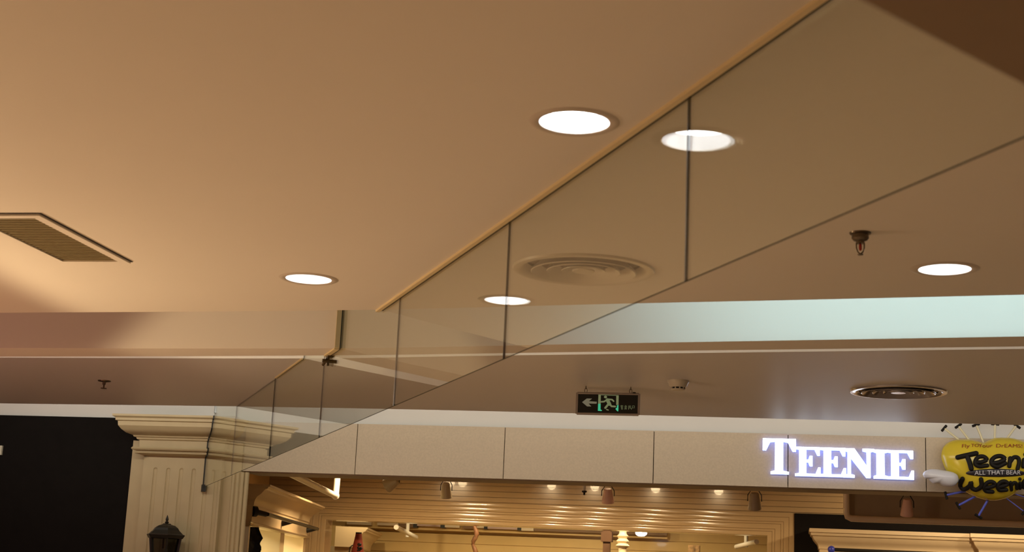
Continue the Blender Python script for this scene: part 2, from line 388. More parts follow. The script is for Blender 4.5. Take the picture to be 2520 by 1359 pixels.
# black edging along the pilaster, with the small block at its foot
es = MB(); prev = None
for s, z in end_edge:
    if prev: es.obox(gp((s+prev[0])/2+0.004, (z+prev[1])/2), (gp(s, z)-gp(*prev))/2*1.02, GN*0.010, (GD if abs(s-prev[0]) < abs(z-prev[1]) else Vector((0,0,1)))*0.011)
    prev = (s, z)
es.build('edge_strip', SEAL, bar)
MB().obox(gp(end_edge[-1][0]-0.01, ZG-0.012), GD*0.035, GN*0.02, Vector((0, 0, 0.035))).build('end_block', SEAL, bar)
pS = onz(517, 1003, 3.3)
MB().obox(gp(sy(13.95)-0.02, 3.33), GD*0.02, GN*0.012, Vector((0, 0, 0.095))).build('end_bracket', mat('grey_metal', (0.35, 0.37, 0.38), 0.4, metal=0.5), bar)
# cream angle trim where glass meets ceiling, beam and far ceiling (viewer's side and far side)
def trimrun(a, b, w, h, offs):
    t = MB(); pa, pb = gp(*a), gp(*b); d = (pb-pa)/2
    up = Vector((0, 0, 1)) if abs(d.z) < abs(d.xy.length) else GD
    t.obox((pa+pb)/2 + GN*offs, d, GN*w/2, up*h/2); return t.build('angle_trim', TRIM, bar)
trimrun((-3, Z1-0.006), (sE+0.03, Z1-0.006), 0.021, 0.012, -0.0175)
trimrun((sB0-0.006, 3.42), (sB0-0.006, ZB), 0.03, 0.010, -0.022)
trimrun((sB0, ZB-0.005), (sB1, ZB-0.005), 0.03, 0.010, -0.022)
trimrun((sF, Z2-0.004), (sF+1.1, Z2-0.004), 0.012, 0.008, -0.013)
MB().obox(gp((sE-3)/2, Z1-0.004), GD*((sE+3)/2), GN*0.0075, Vector((0, 0, 0.004))).build('top_seal', SEAL, bar)
MB().obox(gp(sB0-0.004, (ZB+3.42)/2), GD*0.003, GN*0.009, Vector((0, 0, (3.42-ZB)/2))).build('top_seal', SEAL, bar)
# metal clip under the beam
cp = MB(); c0 = gp(sB1-0.03, ZB-0.012)
cp.obox(c0, GD*0.035, GN*0.022, Vector((0, 0, 0.008))).obox(c0+Vector((0, 0, -0.03))-GN*0.012, GD*0.012, GN*0.006, Vector((0, 0, 0.03)))
cp.tube([c0-GN*0.05+Vector((0,0,-0.03)), c0+GN*0.05+Vector((0,0,-0.03))], 0.012).tube([c0+GD*0.05-GN*0.035+Vector((0,0,-0.05)), c0-GN*0.02+Vector((0,0,-0.02))], 0.009)
cp.build('clip', mat('bronze_clip', (0.10, 0.07, 0.035), 0.35, metal=0.8, var=0.3), bar, smooth=40)

# ================================================================== CEILING FITTINGS
DLLAB = ['largest round recessed downlight, on the near ceiling close to the glass top edge', 'round recessed downlight on the near ceiling left of the glass, near the vent', 'round recessed downlight on the near ceiling right of the glass, beside the sprinkler']
for c, lab, ri in zip(DLC, DLLAB, (0.148, 0.150, 0.152)):
    t = thing('recessed_downlight', c, lab, 'ceiling light', 'round downlights of the near ceiling')
    MB().lathe([(0.114, 0.0), (0.114, -0.003), (0.120, -0.006), (0.138, -0.006), (ri, 0.0)], c, 48).build('rim', mat('rim_beige', (0.62, 0.53, 0.44), 0.35, var=0.03), t, smooth=40)
    MB().lathe([(0.115, 0.0), (0.108, 0.035), (0.098, 0.05)], c, 48).build('reflector', CUP, t, smooth=60, recalc=False)
    MB().lathe([(0.0, 0.046), (0.05, 0.045), (0.0995, 0.048)], c, 48).build('lens', LAMPGLOW, t, smooth=60)
    MB().lathe([(0.117, 0.001), (0.117, 0.15), (0.0, 0.15)], c, 32).build('housing', DARKMETAL, t)
    lamp('SPOT', c + Vector((0, 0, -0.02)), (70 if c.x < 0 else 6), (1.0, 0.9, 0.78), c - Vector((0, 0, 3)), spot_size=R(120), spot_blend=0.6, shadow_soft_size=0.09)

def diffuser(c, r, label, mt, rings):
    t = thing('round_air_diffuser', c, label, 'air vent')
    MB().lathe([(r*1.0, 0.0), (r*0.985, -0.010), (r*0.90, -0.012), (r*0.84, 0.006), (r*0.80, 0.03)], c, 64).build('outer_ring', mt, t, smooth=50)
    for k, q in enumerate(rings):
        rr = r*q; w = r*0.13
        MB().lathe([(rr, -0.016+0.004*k), (rr*0.985, -0.020+0.004*k), (rr-w*0.5, -0.004+0.004*k), (rr-w, 0.022+0.004*k), (rr-w*0.9, 0.026+0.004*k), (rr, -0.010+0.004*k)], c, 64).build('cone', mt, t, smooth=50)
    MB().lathe([(r*0.16, -0.006), (r*0.15, -0.012), (0, -0.012)], c, 48).build('centre_disc', mt, t, smooth=50)
    MB().lathe([(r*0.84, 0.03), (r*0.84, 0.05), (0, 0.05)], c, 48).build('plenum', mat('vent_inside', (0.25, 0.19, 0.12), 0.8), t)
    return t
diffuser(DIFF1, 0.335, 'cream round air diffuser with concentric rings, seen through the glass', mat('diffuser_cream', (0.66, 0.58, 0.46), 0.35, var=0.03), (0.74, 0.52, 0.31))
diffuser(DIFF2, 0.345, 'round air diffuser with shiny metal rings on the darker ceiling above the sign', mat('diffuser_metal', (0.45, 0.42, 0.44), 0.18, metal=0.85, var=0.03), (0.76, 0.54, 0.32))

# rectangular slatted vent
cx, cy = (VX0+VX1)/2, (VY0+VY1)/2
t = thing('slatted_vent', (cx, cy, Z1), 'rectangular ceiling vent with cream frame and dark slats, at the left edge', 'air vent')
fr = MB(); w = 0.045
for (x0, y0, x1, y1) in ((VX0, VY0, VX1, VY0+w), (VX0, VY1-w, VX1, VY1), (VX0, VY0+w, VX0+w, VY1-w), (VX1-w, VY0+w, VX1, VY1-w)):
    fr.box((x0, y0, Z1-0.012), (x1, y1, Z1+0.004))
fr.build('frame', PAINT, t)
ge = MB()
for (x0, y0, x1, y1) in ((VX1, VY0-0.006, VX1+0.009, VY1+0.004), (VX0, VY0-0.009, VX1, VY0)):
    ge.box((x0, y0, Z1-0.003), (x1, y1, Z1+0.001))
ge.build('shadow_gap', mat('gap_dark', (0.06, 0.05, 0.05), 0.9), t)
n = 27; base = None
for k in range(n):
    y = VY0+w+0.012+k*(VY1-VY0-2*w-0.02)/(n-1); x0, x1 = VX0+w-0.006, VX1-w+0.006
    if base is None:
        b = MB().box((x0, y-0.0065, Z1-0.006), (x1, y+0.0065, Z1+0.006))
        base = b.build('slat', mat('vent_slat', (0.34, 0.27, 0.14), 0.5), t); yb = y; bl = base.location.copy()
    else:
        o = base.copy(); sc.collection.objects.link(o); o.parent = t; o.location = bl + Vector((0, y-yb, 0))
MB().add([(VX0+.03, VY0+.03, Z1+0.10), (VX1-.03, VY0+.03, Z1+0.10), (VX1-.03, VY1-.03, Z1+0.10), (VX0+.03, VY1-.03, Z1+0.10), (VX0+.03, VY0+.03, Z1), (VX1-.03, VY0+.03, Z1), (VX1-.03, VY1-.03, Z1), (VX0+.03, VY1-.03, Z1)],
         [(0,1,2,3),(0,4,5,1),(1,5,6,2),(2,6,7,3),(3,7,4,0)]).build('duct', mat('duct_dark', (0.05, 0.04, 0.025), 0.9), t)

# sprinklers
def sprinkler(c, label, k=1.0, flat=False):
    t = thing('fire_sprinkler', c, label, 'sprinkler'); C = Vector(c)
    P = lambda z: C+Vector((0, 0, -z*k))
    MB().lathe([(0, 0), (0.048*k, 0), (0.046*k, -0.006*k), (0.020*k, -0.010*k)], C, 28).build('escutcheon', BRASS, t, smooth=40)
    if flat:
        MB().lathe([(0.014*k, -0.008*k), (0.011*k, -0.030*k), (0.006*k, -0.034*k), (0.006*k, -0.055*k), (0.0, -0.055*k)], C, 20).build('stem', BRASS, t, smooth=40)
        MB().lathe([(0, -0.055*k), (0.022*k, -0.055*k), (0.022*k, -0.060*k), (0, -0.060*k)], C, 20).build('deflector', BRASS, t)
        return
    MB().lathe([(0.036*k, -0.006*k), (0.038*k, -0.026*k), (0.030*k, -0.036*k), (0.018*k, -0.040*k), (0.018*k, -0.050*k), (0.0, -0.050*k)], C, 28).build('cup', BRASS, t, smooth=40)
    MB().tube([P(0.05), P(0.058), P(0.075), P(0.082)], [0.004*k, 0.007*k, 0.007*k, 0.004*k]).build('bulb', mat('red_bulb', (0.5, 0.05, 0.03), 0.2), t, smooth=50)
    fr = MB()
    for s in (-1, 1):
        fr.tube([P(0.045)+Vector((s*0.017*k, 0, 0)), P(0.07)+Vector((s*0.017*k, 0, 0)), P(0.088)+Vector((s*0.011*k, 0, 0)), P(0.098)], 0.0032*k, 8)
    fr.build('frame_arms', BRASS, t, smooth=50)
    MB().lathe([(0, -0.098*k), (0.013*k, -0.098*k), (0.012*k, -0.102*k), (0, -0.102*k)], C, 20).build('deflector', BRASS, t)
sprinkler(onz(2117, 573, Z1), 'brass fire sprinkler with red bulb on the near ceiling right of the glass', 0.92)
sprinkler(onz(257, 937, Z2), 'small fire sprinkler with flat plate on the darker ceiling above the black wall', 1.1, True)

# smoke detector
c = onz(1669, 937, Z2)
t = thing('smoke_detector', c, 'white round smoke detector on the darker ceiling right of the exit sign', 'smoke detector')
DET = mat('detector_white', (0.62, 0.56, 0.46), 0.35, var=0.02)
MB().lathe([(0.0, 0), (0.078, 0), (0.078, -0.012), (0.070, -0.022), (0.064, -0.040), (0.052, -0.050)], c, 40).build('base', DET, t, smooth=40)
MB().lathe([(0.050, -0.050), (0.046, -0.052), (0.046, -0.062), (0.0, -0.062)], c, 40).build('chamber_slots', SEAL, t)
for k in range(10):
    a = 2*math.pi*k/10
    MB().obox(c+Vector((0.049*math.cos(a), 0.049*math.sin(a), -0.056)), Vector((-math.sin(a), math.cos(a), 0))*0.004, Vector((math.cos(a), math.sin(a), 0))*0.003, (0, 0, 0.007)).build('rib', DET, t)
MB().lathe([(0.052, -0.062), (0.045, -0.070), (0.0, -0.074)], c, 40).build('cap', DET, t, smooth=40)

# ================================================================== EXIT SIGN
YX = 10.86
def xp(zx, zy, off=0.0):
    p = ony(1380+zx/7.0, 900+zy/7.0, YX); return Vector((p.x, YX-off, p.z))
tl, br = xp(262, 442), xp(1372, 872)
lx0, lx1 = (xp(265, 450).x+xp(255, 820).x)/2, (xp(1372, 490).x+xp(1362, 870).x)/2
zt, zb_ = (xp(290, 447).z+xp(1350, 485).z)/2, (xp(280, 838).z+xp(1340, 872).z)/2
ex = thing('exit_sign', ((lx0+lx1)/2, YX, zb_), 'black exit sign with green running figure and left arrow, hung from the ceiling', 'exit sign')
fw_ = 0.016
XFR = mat('sign_frame_metal', (0.36, 0.31, 0.28), 0.35, metal=0.5, var=0.04)
f = MB()
f.tube([(lx0+0.01, YX, zt-fw_/2), (lx1-0.01, YX, zt-fw_/2)], fw_/2*1.1).tube([(lx0+0.01, YX, zb_+fw_/2), (lx1-0.01, YX, zb_+fw_/2)], fw_/2*1.25)
f.box((lx0, YX-0.008, zb_+0.006), (lx0+0.017, YX+0.008, zt-0.005)).box((lx1-0.017, YX-0.008, zb_+0.006), (lx1, YX+0.008, zt-0.005))
f.build('frame', XFR, ex, smooth=40)
XF = MB().box((lx0+0.015, YX-0.003, zb_+0.012), (lx1-0.015, YX+0.006, zt-0.012)).build('face', mat('sign_black', (0.008, 0.008, 0.006), 0.25, var=0.1), ex)
def lit(name, col, e): return mat(name, tuple(c*0.8 for c in col), 0.5, emit=col, estr=e, var=0.05)
GPALE = lit('pale_green_print', (0.20, 0.24, 0.12), 0.55); GTEAL = lit('teal_print', (0.06, 0.60, 0.34), 0.55); GGREY = lit('grey_arrow_print', (0.20, 0.19, 0.13), 0.5)
def flat(pts, name, mt, off=0.0045): return MB().prism([xp(x, y, off) for x, y in pts], (0, 0.001, 0)).build(name, mt, XF)
flat([(368,632),(450,568),(540,570),(485,615),(622,625),(618,660),(480,655),(528,705),(455,705)], 'arrow', GGREY)
flat([(650,500),(692,502),(688,660),(644,660)], 'door_jamb', GPALE); flat([(644,660),(688,660),(686,755),(714,775),(700,786),(640,780)], 'door_jamb', GTEAL)
flat([(958,512),(1000,514),(996,680),(955,680)], 'door_jamb', GPALE); flat([(968,690),(996,680),(992,790),(975,788),(945,755),(950,735),(968,728)], 'door_jamb', GTEAL)
flat([(690,500),(960,512),(960,522),(690,510)], 'door_head', GPALE)
man = MB()
man.prism([xp(772+27*math.cos(a*math.pi/8), 543+23*math.sin(a*math.pi/8), 0.0046) for a in range(16)], (0, 0.001, 0))
def stroke(mb, pts, w, off=0.0046, P=xp):
    for (x0, y0), (x1, y1) in zip(pts[:-1], pts[1:]):
        L = math.hypot(x1-x0, y1-y0); ux, uy = (x1-x0)/L, (y1-y0)/L; ww = w/2; poly = []
        for k in range(7):
            a = math.pi/2+math.pi*k/6; poly.append((x0+ww*(ux*math.cos(a)-uy*math.sin(a)), y0+ww*(uy*math.cos(a)+ux*math.sin(a))))
        for k in range(7):
            a = -math.pi/2+math.pi*k/6; poly.append((x1+ww*(ux*math.cos(a)-uy*math.sin(a)), y1+ww*(uy*math.cos(a)+ux*math.sin(a))))
        mb.prism([P(x, y, off) for x, y in poly], (0, 0.001, 0)); off += 0.00005
stroke(man, [(805,595),(840,665)], 60); stroke(man, [(795,590),(748,622),(700,626)], 26); stroke(man, [(820,582),(885,588),(912,615)], 26)
stroke(man, [(825,660),(795,700),(768,730)], 36); stroke(man, [(845,660),(875,703),(938,707)], 30); stroke(man, [(790,758),(820,768)], 18)
man.build('running_figure', GPALE, XF)
a0, a1 = xp(1030, 726), xp(1272, 680)
text_mesh('\u5b89 \u5168 \u51fa \u53e3', lambda u, v: Vector((a0.x+u, YX-0.0046, a0.z-0.003+v)), a1.x-a0.x, 0.022, 'lettering', GPALE, XF)
a0, a1 = xp(1045, 757), xp(1238, 738)
text_mesh('E X I T', lambda u, v: Vector((a0.x+u, YX-0.0046, a0.z+v)), a1.x-a0.x, 0.010, 'lettering', GPALE, XF)
for zx in (433, 1205):
    p = xp(zx, 460); ch = MB(); z = zt-0.004; k = 0
    while z < Z2:
        z1 = min(z+0.032, Z2); a = [(p.x + (0.010*math.cos(q*math.pi/4) if k % 2 == 0 else 0), YX + (0.010*math.cos(q*math.pi/4) if k % 2 else 0), (z+z1)/2+(z1-z)*0.62*math.sin(q*math.pi/4)) for q in range(9)]
        a = [(x, y, min(zz, Z2-0.002)) for x, y, zz in a]
        ch.tube(a, 0.0028, 6, cap=False); z = z1-0.002; k += 1
        if Z2-z < 0.01: break
    ch.build('chain', BRASS, ex, smooth=50)
p = xp(1265, 462); MB().lathe([(0, 0), (0.013, 0), (0.012, 0.008), (0, 0.010)], (p.x, YX, zt-0.002), 16).build('cable_gland', SEAL, ex, smooth=40)

# ================================================================== PILASTER
xs0, xs1 = ony(352, 1150, YS).x, ony(546, 1150, YS).x
pil = thing('pilaster', ((xs0+xs1)/2, 14.4, 0), 'cream fluted pilaster with moulded capital where the glass ends', 'pilaster')
PR = ony(602, 1200, 14.45).x
MB().box((PL, 14.42, 0), (-5.45, 14.54, 2.985)).build('pier', PLASTER, pil)
# fluted shaft front as a relief grid
fl = [ony(x, 1160, YS).x for x in (382, 414, 446, 477, 508, 535)]
ZF = ony(445, 1153, YS).z; fr_ = 0.022
zrows = [0.0, 1.0, 1.7, 2.2, ZF-0.12] + [ZF-0.05+0.0045*k for k in range(14)] + [ZF+0.05, 2.83]
xcols = sorted(set([xs0, xs1] + [c + fr_*math.sin(math.pi/2*k/7) for c in fl for k in range(-7, 8)]))
rows = []
for z in zrows:
    row = []
    for x in xcols:
        dpt = 0
        for c in fl:
            rr = (x-c)**2 + (max(0, z-(ZF-fr_))**2)
            if rr < fr_*fr_: dpt = math.sqrt(fr_*fr_-rr)*0.6
        row.append((x, YS+dpt, z))
    rows.append(row)
sh = MB().sweep(rows)
sh.sweep([[(xs0, YS, z), (xs0, 14.42, z)] for z in (0, 2.83)]).sweep([[(xs1, YS, z), (xs1, 14.42, z)] for z in (0, 2.83)])
sh.build('fluted_shaft', PLASTER, pil, smooth=50)
def capital_rows(prof):
    rows = []
    for y, z in prof:
        e = (YS-y)*0.66
        rows.append([(xs0-e, 14.475, z), (xs0-e, y, z), (xs1+e, y, z), (xs1+e, 14.395, z)])
    return rows
cornice = capital_rows(CAPP[:13]); astr = capital_rows(CAPP[13:])
top = cornice[0]
def flatrow(row, y): return [(p[0], y if False else p[1], p[2]) for p in row]
cm = MB().sweep(cornice); cm.add(top, [(0, 1, 2, 3)]); cm.add(cornice[-1], [(0, 1, 2, 3)]); cm.build('cornice', PLASTER, pil, smooth=30)
MB().sweep(capital_rows([(14.29, 2.985), (14.29, 2.90)])).build('frieze', PLASTER, pil)
am = MB().sweep(astr); am.add(astr[-1], [(0, 1, 2, 3)]); am.add(astr[0], [(0, 1, 2, 3)]); am.build('astragal', PLASTER, pil, smooth=30)
# vertical ribs of the shop-side casing
xr = [ony(x, 1250, 14.40).x for x in (562, 572, 583, 594, 605)]
for a, b in zip(xr[:-1], xr[1:]):
    r_ = MB().sweep([[(a+(b-a)*(0.5-0.48*math.cos(math.pi*k/8)), 14.43-0.028*math.sin(math.pi*k/8), z) for k in range(9)] for z in (0, 2.69)]); r_.build('casing_rib', PLASTER, pil, smooth=40)
# small white sign cut by the left frame edge
tag(MB().box((ony(-40, 1108, 14.46).x, 14.45, ony(0, 1120, 14.46).z), (ony(5, 1108, 14.46).x, 14.478, ony(0, 1097, 14.46).z)).build('small_notice', mat('notice_cream', (0.7, 0.65, 0.5), 0.5)), 'tiny cream notice on the black wall at the left edge', 'notice')

# ------------------------------------------------------------------ wall lantern
lc = ony(408, 1316, 14.10)
lan = thing('iron_lantern', (lc.x, 14.10, lc.z-0.45), 'dark iron wall lantern with domed roof on the fluted pilaster', 'lantern')
zr = ony(405, 1318, 14.10).z; zt_ = ony(410, 1268, 14.10).z; X, Y = lc.x, 14.10
rr_ = (ony(452, 1318, 14.10).x-ony(358, 1318, 14.10).x)/2
dome = []
zd = ony(408, 1289, 14.1).z
for r, q in ((1.0, 0), (1.0, 0.05), (0.90, 0.12), (0.70, 0.42), (0.62, 0.62), (0.45, 0.82), (0.24, 0.93), (0.20, 1.0), (0.05, 1.02)):
    dome.append((rr_*r, zr+(zd-zr)*q))
MB().lathe(dome, (X, Y, 0), 6).lathe([(rr_, zr), (rr_*0.9, zr-0.03), (rr_*0.80, zr-0.03)], (X, Y, 0), 6).build('roof', DARKMETAL, lan)
MB().lathe([(0.012, zd), (0.022, zd+0.012), (0.010, zd+0.025), (0.016, zd+0.04), (0.012, zd+0.055), (0.002, zt_)], (X, Y, 0), 14).build('finial', DARKMETAL, lan, smooth=40)
zbm = zr-0.42; LG = glass_mat('lantern_glass', (0.30, 0.29, 0.24), 0.6)
def hexp(k, r, z): a = math.pi/3*k; return Vector((X+r*math.cos(a), Y+r*math.sin(a), z))
for k in range(6):
    MB().bar(hexp(k, rr_*0.80, zr-0.02), hexp(k, rr_*0.52, zbm), 0.018, 0.018).build('frame_bar', DARKMETAL, lan)
    MB().add([hexp(k, rr_*0.78, zr-0.02), hexp(k+1, rr_*0.78, zr-0.02), hexp(k+1, rr_*0.50, zbm), hexp(k, rr_*0.50, zbm)], [(0, 1, 2, 3)]).build('pane', LG, lan)
MB().lathe([(0, zbm), (rr_*0.58, zbm), (rr_*0.54, zbm-0.03), (rr_*0.2, zbm-0.07), (0, zbm-0.09)], (X, Y, 0), 6).build('base', DARKMETAL, lan)
MB().lathe([(0.035, zbm), (0.035, zr-0.16), (0.028, zr-0.13), (0, zr-0.13)], (X, Y, 0), 16).build('candle_sleeve', mat('bulb_grey', (0.42, 0.42, 0.40), 0.4), lan, smooth=40)
MB().tube([(X, Y, zbm-0.07), (X, Y+0.06, zbm-0.16), (X, Y+0.16, zbm-0.14), (X, YS-0.01, zbm-0.10)], 0.014).box((X-0.05, YS-0.025, zbm-0.2), (X+0.05, YS, zbm)).build('bracket', DARKMETAL, lan, smooth=40)

# ================================================================== LIT LETTER SIGN
def sp(zx, zy, Y): return ony(1820+zx/3.586, 980+zy/3.586, Y)
LE = [(0,0),(.90,0),(.90,.31),(.82,.31),(.73,.09),(.40,.09),(.40,.47),(.47,.47),(.52,.34),(.62,.34),(.62,.70),(.52,.70),(.47,.57),(.40,.57),(.40,.91),(.69,.91),(.79,.71),(.88,.71),(.88,1),(0,1),(0,.92),(.14,.90),(.14,.10),(0,.08)]
LT = [(.24,0),(.79,0),(.79,.07),(.62,.10),(.62,.91),(.76,.89),(.90,.64),(1,.64),(1,1),(0,1),(0,.66),(.10,.66),(.22,.89),(.37,.91),(.37,.10),(.24,.07)]
LI = [(0,0),(1,0),(1,.09),(.76,.12),(.76,.88),(1,.91),(1,1),(0,1),(0,.91),(.20,.88),(.20,.12),(0,.09)]
LN = [(0,0),(.36,0),(.36,.09),(.24,.12),(.24,.66),(.74,0),(.88,0),(.88,.88),(1,.91),(1,1),(.62,1),(.62,.91),(.75,.88),(.75,.42),(.36,1),(0,1),(0,.91),(.13,.88),(.13,.12),(0,.09)]
YL = 14.36
LFACE = mat('sign_face_glow', (0.9, 0.92, 1), 0.4, emit=(0.80, 0.90, 1.0), estr=5.0); LSIDE = mat('sign_side_blue', (0.3, 0.4, 0.9), 0.4, emit=(0.22, 0.33, 1.0), estr=2.0)
q0 = sp(200, 672, YL); sg = thing('lit_letter_sign', ((sp(200, 600, YL).x+sp(1535, 600, YL).x)/2, YF, q0.z), 'glowing white serif letters reading TEENIE on the stone panels', 'sign')
for poly, x0, x1, yt, yb2, lab in ((LT, 203, 497, 358, 672, 'T'), (LE, 490, 714, 432, 690, 'E'), (LE, 706, 940, 438, 696, 'E'), (LN, 918, 1190, 446, 704, 'N'), (LI, 1184, 1312, 456, 712, 'I'), (LE, 1302, 1540, 462, 718, 'E')):
    a, b = sp(x0, yb2, YL), sp(x1, yb2, YL); zt2 = sp((x0+x1)/2, yt, YL).z; zb2 = sp((x0+x1)/2, yb2, YL).z
    w_ = (b.x-a.x)/max(p[0] for p in poly)
    pts = [(a.x+u*w_, YL, zb2+v*(zt2-zb2)) for u, v in poly]
    MB().prism(pts, (0, YF-YL, 0), 0, 1).build('letter', [LFACE, LSIDE], sg)

# ================================================================== YELLOW BALLOON SIGN
YBAL = 14.30
def bp(zx, zy, Y=YBAL): 
    p = ony(2240+zx/4.8536, 1020+zy/4.8536, Y); return Vector((p.x, Y, p.z))
outl = curve_pts([(870,342,0),(930,312,0),(1010,284,0),(1110,278,0),(1230,288,0),(1350,325,0),(1450,385,0),(1510,480,0),(1500,600,0),(1440,720,0),(1370,830,0),(1270,930,0),(1150,1000,0),(1020,1028,0),(900,1022,0),(780,985,0),(670,930,0),(580,850,0),(510,770,0),(440,690,0),(395,600,0),(370,500,0),(390,405,0),(440,345,0),(520,310,0),(620,300,0),(740,305,0),(870,342,0)], 5)[:-1]
CB = (930, 640); TB = 0.17
def bulge(zx, zy):
    th = math.atan2(zy-CB[1], zx-CB[0]); best = None
    for p in outl:
        a = math.atan2(p.y-CB[1], p.x-CB[0]); dlt = abs((a-th+math.pi) % (2*math.pi)-math.pi)
        if best is None or dlt < best[0]: best = (dlt, math.hypot(p.x-CB[0], p.y-CB[1]))
    tt = min(0.995, math.hypot(zx-CB[0], zy-CB[1])/best[1]); return TB*(1-tt**2.6)**0.55
bal = thing('balloon_sign', bp(930, 1030), 'yellow inflated cloud-shaped sign with black handwritten lettering and pins around it', 'sign')
rows = []
for k in range(15):
    tt = math.sin(math.pi/2*k/14) if k else 0.02
    row = []
    for p in outl:
        a = bp(CB[0]+(p.x-CB[0])*tt, CB[1]+(p.y-CB[1])*tt); row.append((a.x, YBAL-TB*max(0, 1-tt**2.6)**0.55, a.z))
    rows.append(row)
for dy in (0.03, 0.08):
    rows.append([(bp(CB[0]+(p.x-CB[0])*(1-dy*0.8), CB[1]+(p.y-CB[1])*(1-dy*0.8)).x, YBAL+dy, bp(CB[0]+(p.x-CB[0])*(1-dy*0.8), CB[1]+(p.y-CB[1])*(1-dy*0.8)).z) for p in outl])
b = MB(); b.sweep(rows, close=True); b.add(rows[0], [tuple(range(len(outl)))]); b.add(rows[-1], [tuple(range(len(outl)))])
BODY = b.build('balloon_body', mat('yellow_gloss', (0.66, 0.50, 0.03), 0.22, var=0.04, scale=3), bal, smooth=60)
BLKL = mat('black_letter_satin', (0.010, 0.008, 0.006), 0.6, var=0.1, spec=0.2)
def hand(pts, r, name='brush_letter'):
    P3 = [bp(p.x, p.y) - Vector((0, bulge(p.x, p.y)+0.012, 0)) for p in (curve_pts([(x, y, 0) for x, y in pts], 6) if len(pts) > 2 else [Vector((pts[0][0]+(pts[1][0]-pts[0][0])*k/6, pts[0][1]+(pts[1][1]-pts[0][1])*k/6, 0)) for k in range(7)])]
    rs = [1.15*r/4.8536/FPX*14.4]*len(P3); m_ = MB(); m_.tube(P3, rs, 10)
    for e in (P3[0], P3[-1]): m_.lathe([(rs[0]*math.sin(math.pi*k/8), -rs[0]*math.cos(math.pi*k/8)) for k in range(9)], e, 10)
    return m_
def letter(*strokes, r=24):
    m_ = MB()
    for s_ in strokes:
        h_ = hand(s_, r); m_.add(h_.v, h_.f)
    m_.build('brush_letter', BLKL, BODY, smooth=60)
letter([(545,532),(760,487)], [(655,520),(680,590),(702,668)], r=24)
letter([(752,596),(830,590),(882,562),(850,528),(795,528),(752,568),(752,618),(800,643),(888,632)], r=20)
letter([(945,606),(1030,592),(1095,555),(1055,522),(990,528),(940,572),(948,622),(1010,646),(1100,605)], r=21)
letter([(1162,545),(1150,640)], [(1160,590),(1205,535),(1255,540),(1270,590),(1252,668)], r=20)
letter([(1332,560),(1322,640)], [(1348,498),(1352,500)], r=20)
letter([(1395,590),(1440,585),(1470,555),(1440,528),(1405,540),(1390,580),(1400,620),(1440,630)], r=17)
letter([(608,782),(590,850),(635,900),(690,870),(705,830),(715,885),(770,912),(825,870),(818,795)], r=22)
letter([(868,890),(930,885),(985,858),(950,824),(895,832),(862,880),(880,928),(960,938)], r=20)
letter([(1022,880),(1085,872),(1135,845),(1100,818),(1050,828),(1020,872),(1040,918),(1125,915)], r=20)
letter([(1172,830),(1190,912)], [(1182,868),(1210,832),(1245,840),(1258,895)], r=17)
letter([(1292,830),(1302,890)], [(1285,785),(1288,787)], r=16)
letter([(1335,855),(1375,840),(1398,810),(1370,790),(1340,808),(1330,850),(1350,880),(1395,868)], r=17)
# slogan ellipse and lettering
el = []
for tt in (0.02, 0.5, 0.8, 0.93, 1.0):
    row = []
    for k in range(40):
        zx, zy = 1000+358*tt*math.cos(2*math.pi*k/40), 718+47*tt*math.sin(2*math.pi*k/40)
        row.append(bp(zx, zy) - Vector((0, bulge(zx, zy)+0.010+0.012*math.sqrt(max(0, 1-tt*tt)), 0)))
    el.append(row)
el.append([p+Vector((0, 0.02, 0)) for p in el[-1]])
PLATE = MB().sweep(el, close=True).build('slogan_plate', mat('plum_black', (0.016, 0.012, 0.018), 0.4), bal, smooth=40)
def on_bal(x0, x1, yb_, yt_, dx=0.0, dy=0.0, off=0.026):
    w_ = x1-x0; h_ = yb_-yt_
    def f(u, v): zx, zy = x0+u, yb_-v+dy*(u/w_); return bp(zx, zy) - Vector((0, bulge(zx, zy)+off, 0))
    return f, w_, h_
f_, w_, h_ = on_bal(738, 1288, 745, 695, dy=-8, off=0.028)
text_mesh('ALL THAT BEAR', f_, w_, h_, 'slogan_lettering', mat('white_print', (0.62, 0.60, 0.62), 0.5), PLATE, split=True)
RED = mat('dark_red_print', (0.28, 0.035, 0.012), 0.5)
def slog(txt, x0, x1, yb_, yt_, dy=0):
    f_, w_, h_ = on_bal(x0, x1, yb_, yt_, dy=dy, off=0.006); text_mesh(txt, f_, w_, h_, 'slogan_lettering', RED, BODY, shear=0.1, split=True)
slog('Fly', 597, 690, 430, 372, 0); slog('TO', 708, 800, 408, 368, 0); slog('Your', 795, 962, 412, 366, 0); slog('DrEAMS!', 1000, 1320, 415, 370, 0)
# pins round the balloon
CREAMP = mat('cream_stick', (0.72, 0.66, 0.44), 0.4); BLUEP = mat('blue_stick', (0.10, 0.12, 0.62), 0.4)
def pin(h, a, b_, mt, r=13, hl=46):
    Yp = YBAL+0.02; A, B = bp(*a, Yp), bp(*b_, Yp); Hc = bp(*h, Yp); sc_ = 14.4/4.8536/FPX
    st = MB().tube([A, B], r*sc_, 10).build('pin_stick', mt, bal, smooth=50)
    d = (B-A).normalized(); n = Vector((-d.z, 0, d.x)); L = hl*sc_
    MB().tube([Hc-n*L, Hc-n*L*0.92, Hc+n*L*0.92, Hc+n*L], [8*sc_, 15*sc_, 15*sc_, 8*sc_], 10).build('pin_head', BLKL, bal, smooth=50)
for args in (((405,167),(412,172),(575,300),CREAMP), ((575,138),(578,142),(705,310),CREAMP), ((785,128),(790,128),(880,350),CREAMP), ((1014,118),(1014,118),(1008,300),CREAMP), ((1275,140),(1262,142),(1155,290),CREAMP),
             ((428,970),(430,966),(660,918),BLUEP), ((572,1092),(574,1090),(800,970),BLUEP), ((815,1220),(815,1216),(935,1010),BLUEP)):
    pin(*args)
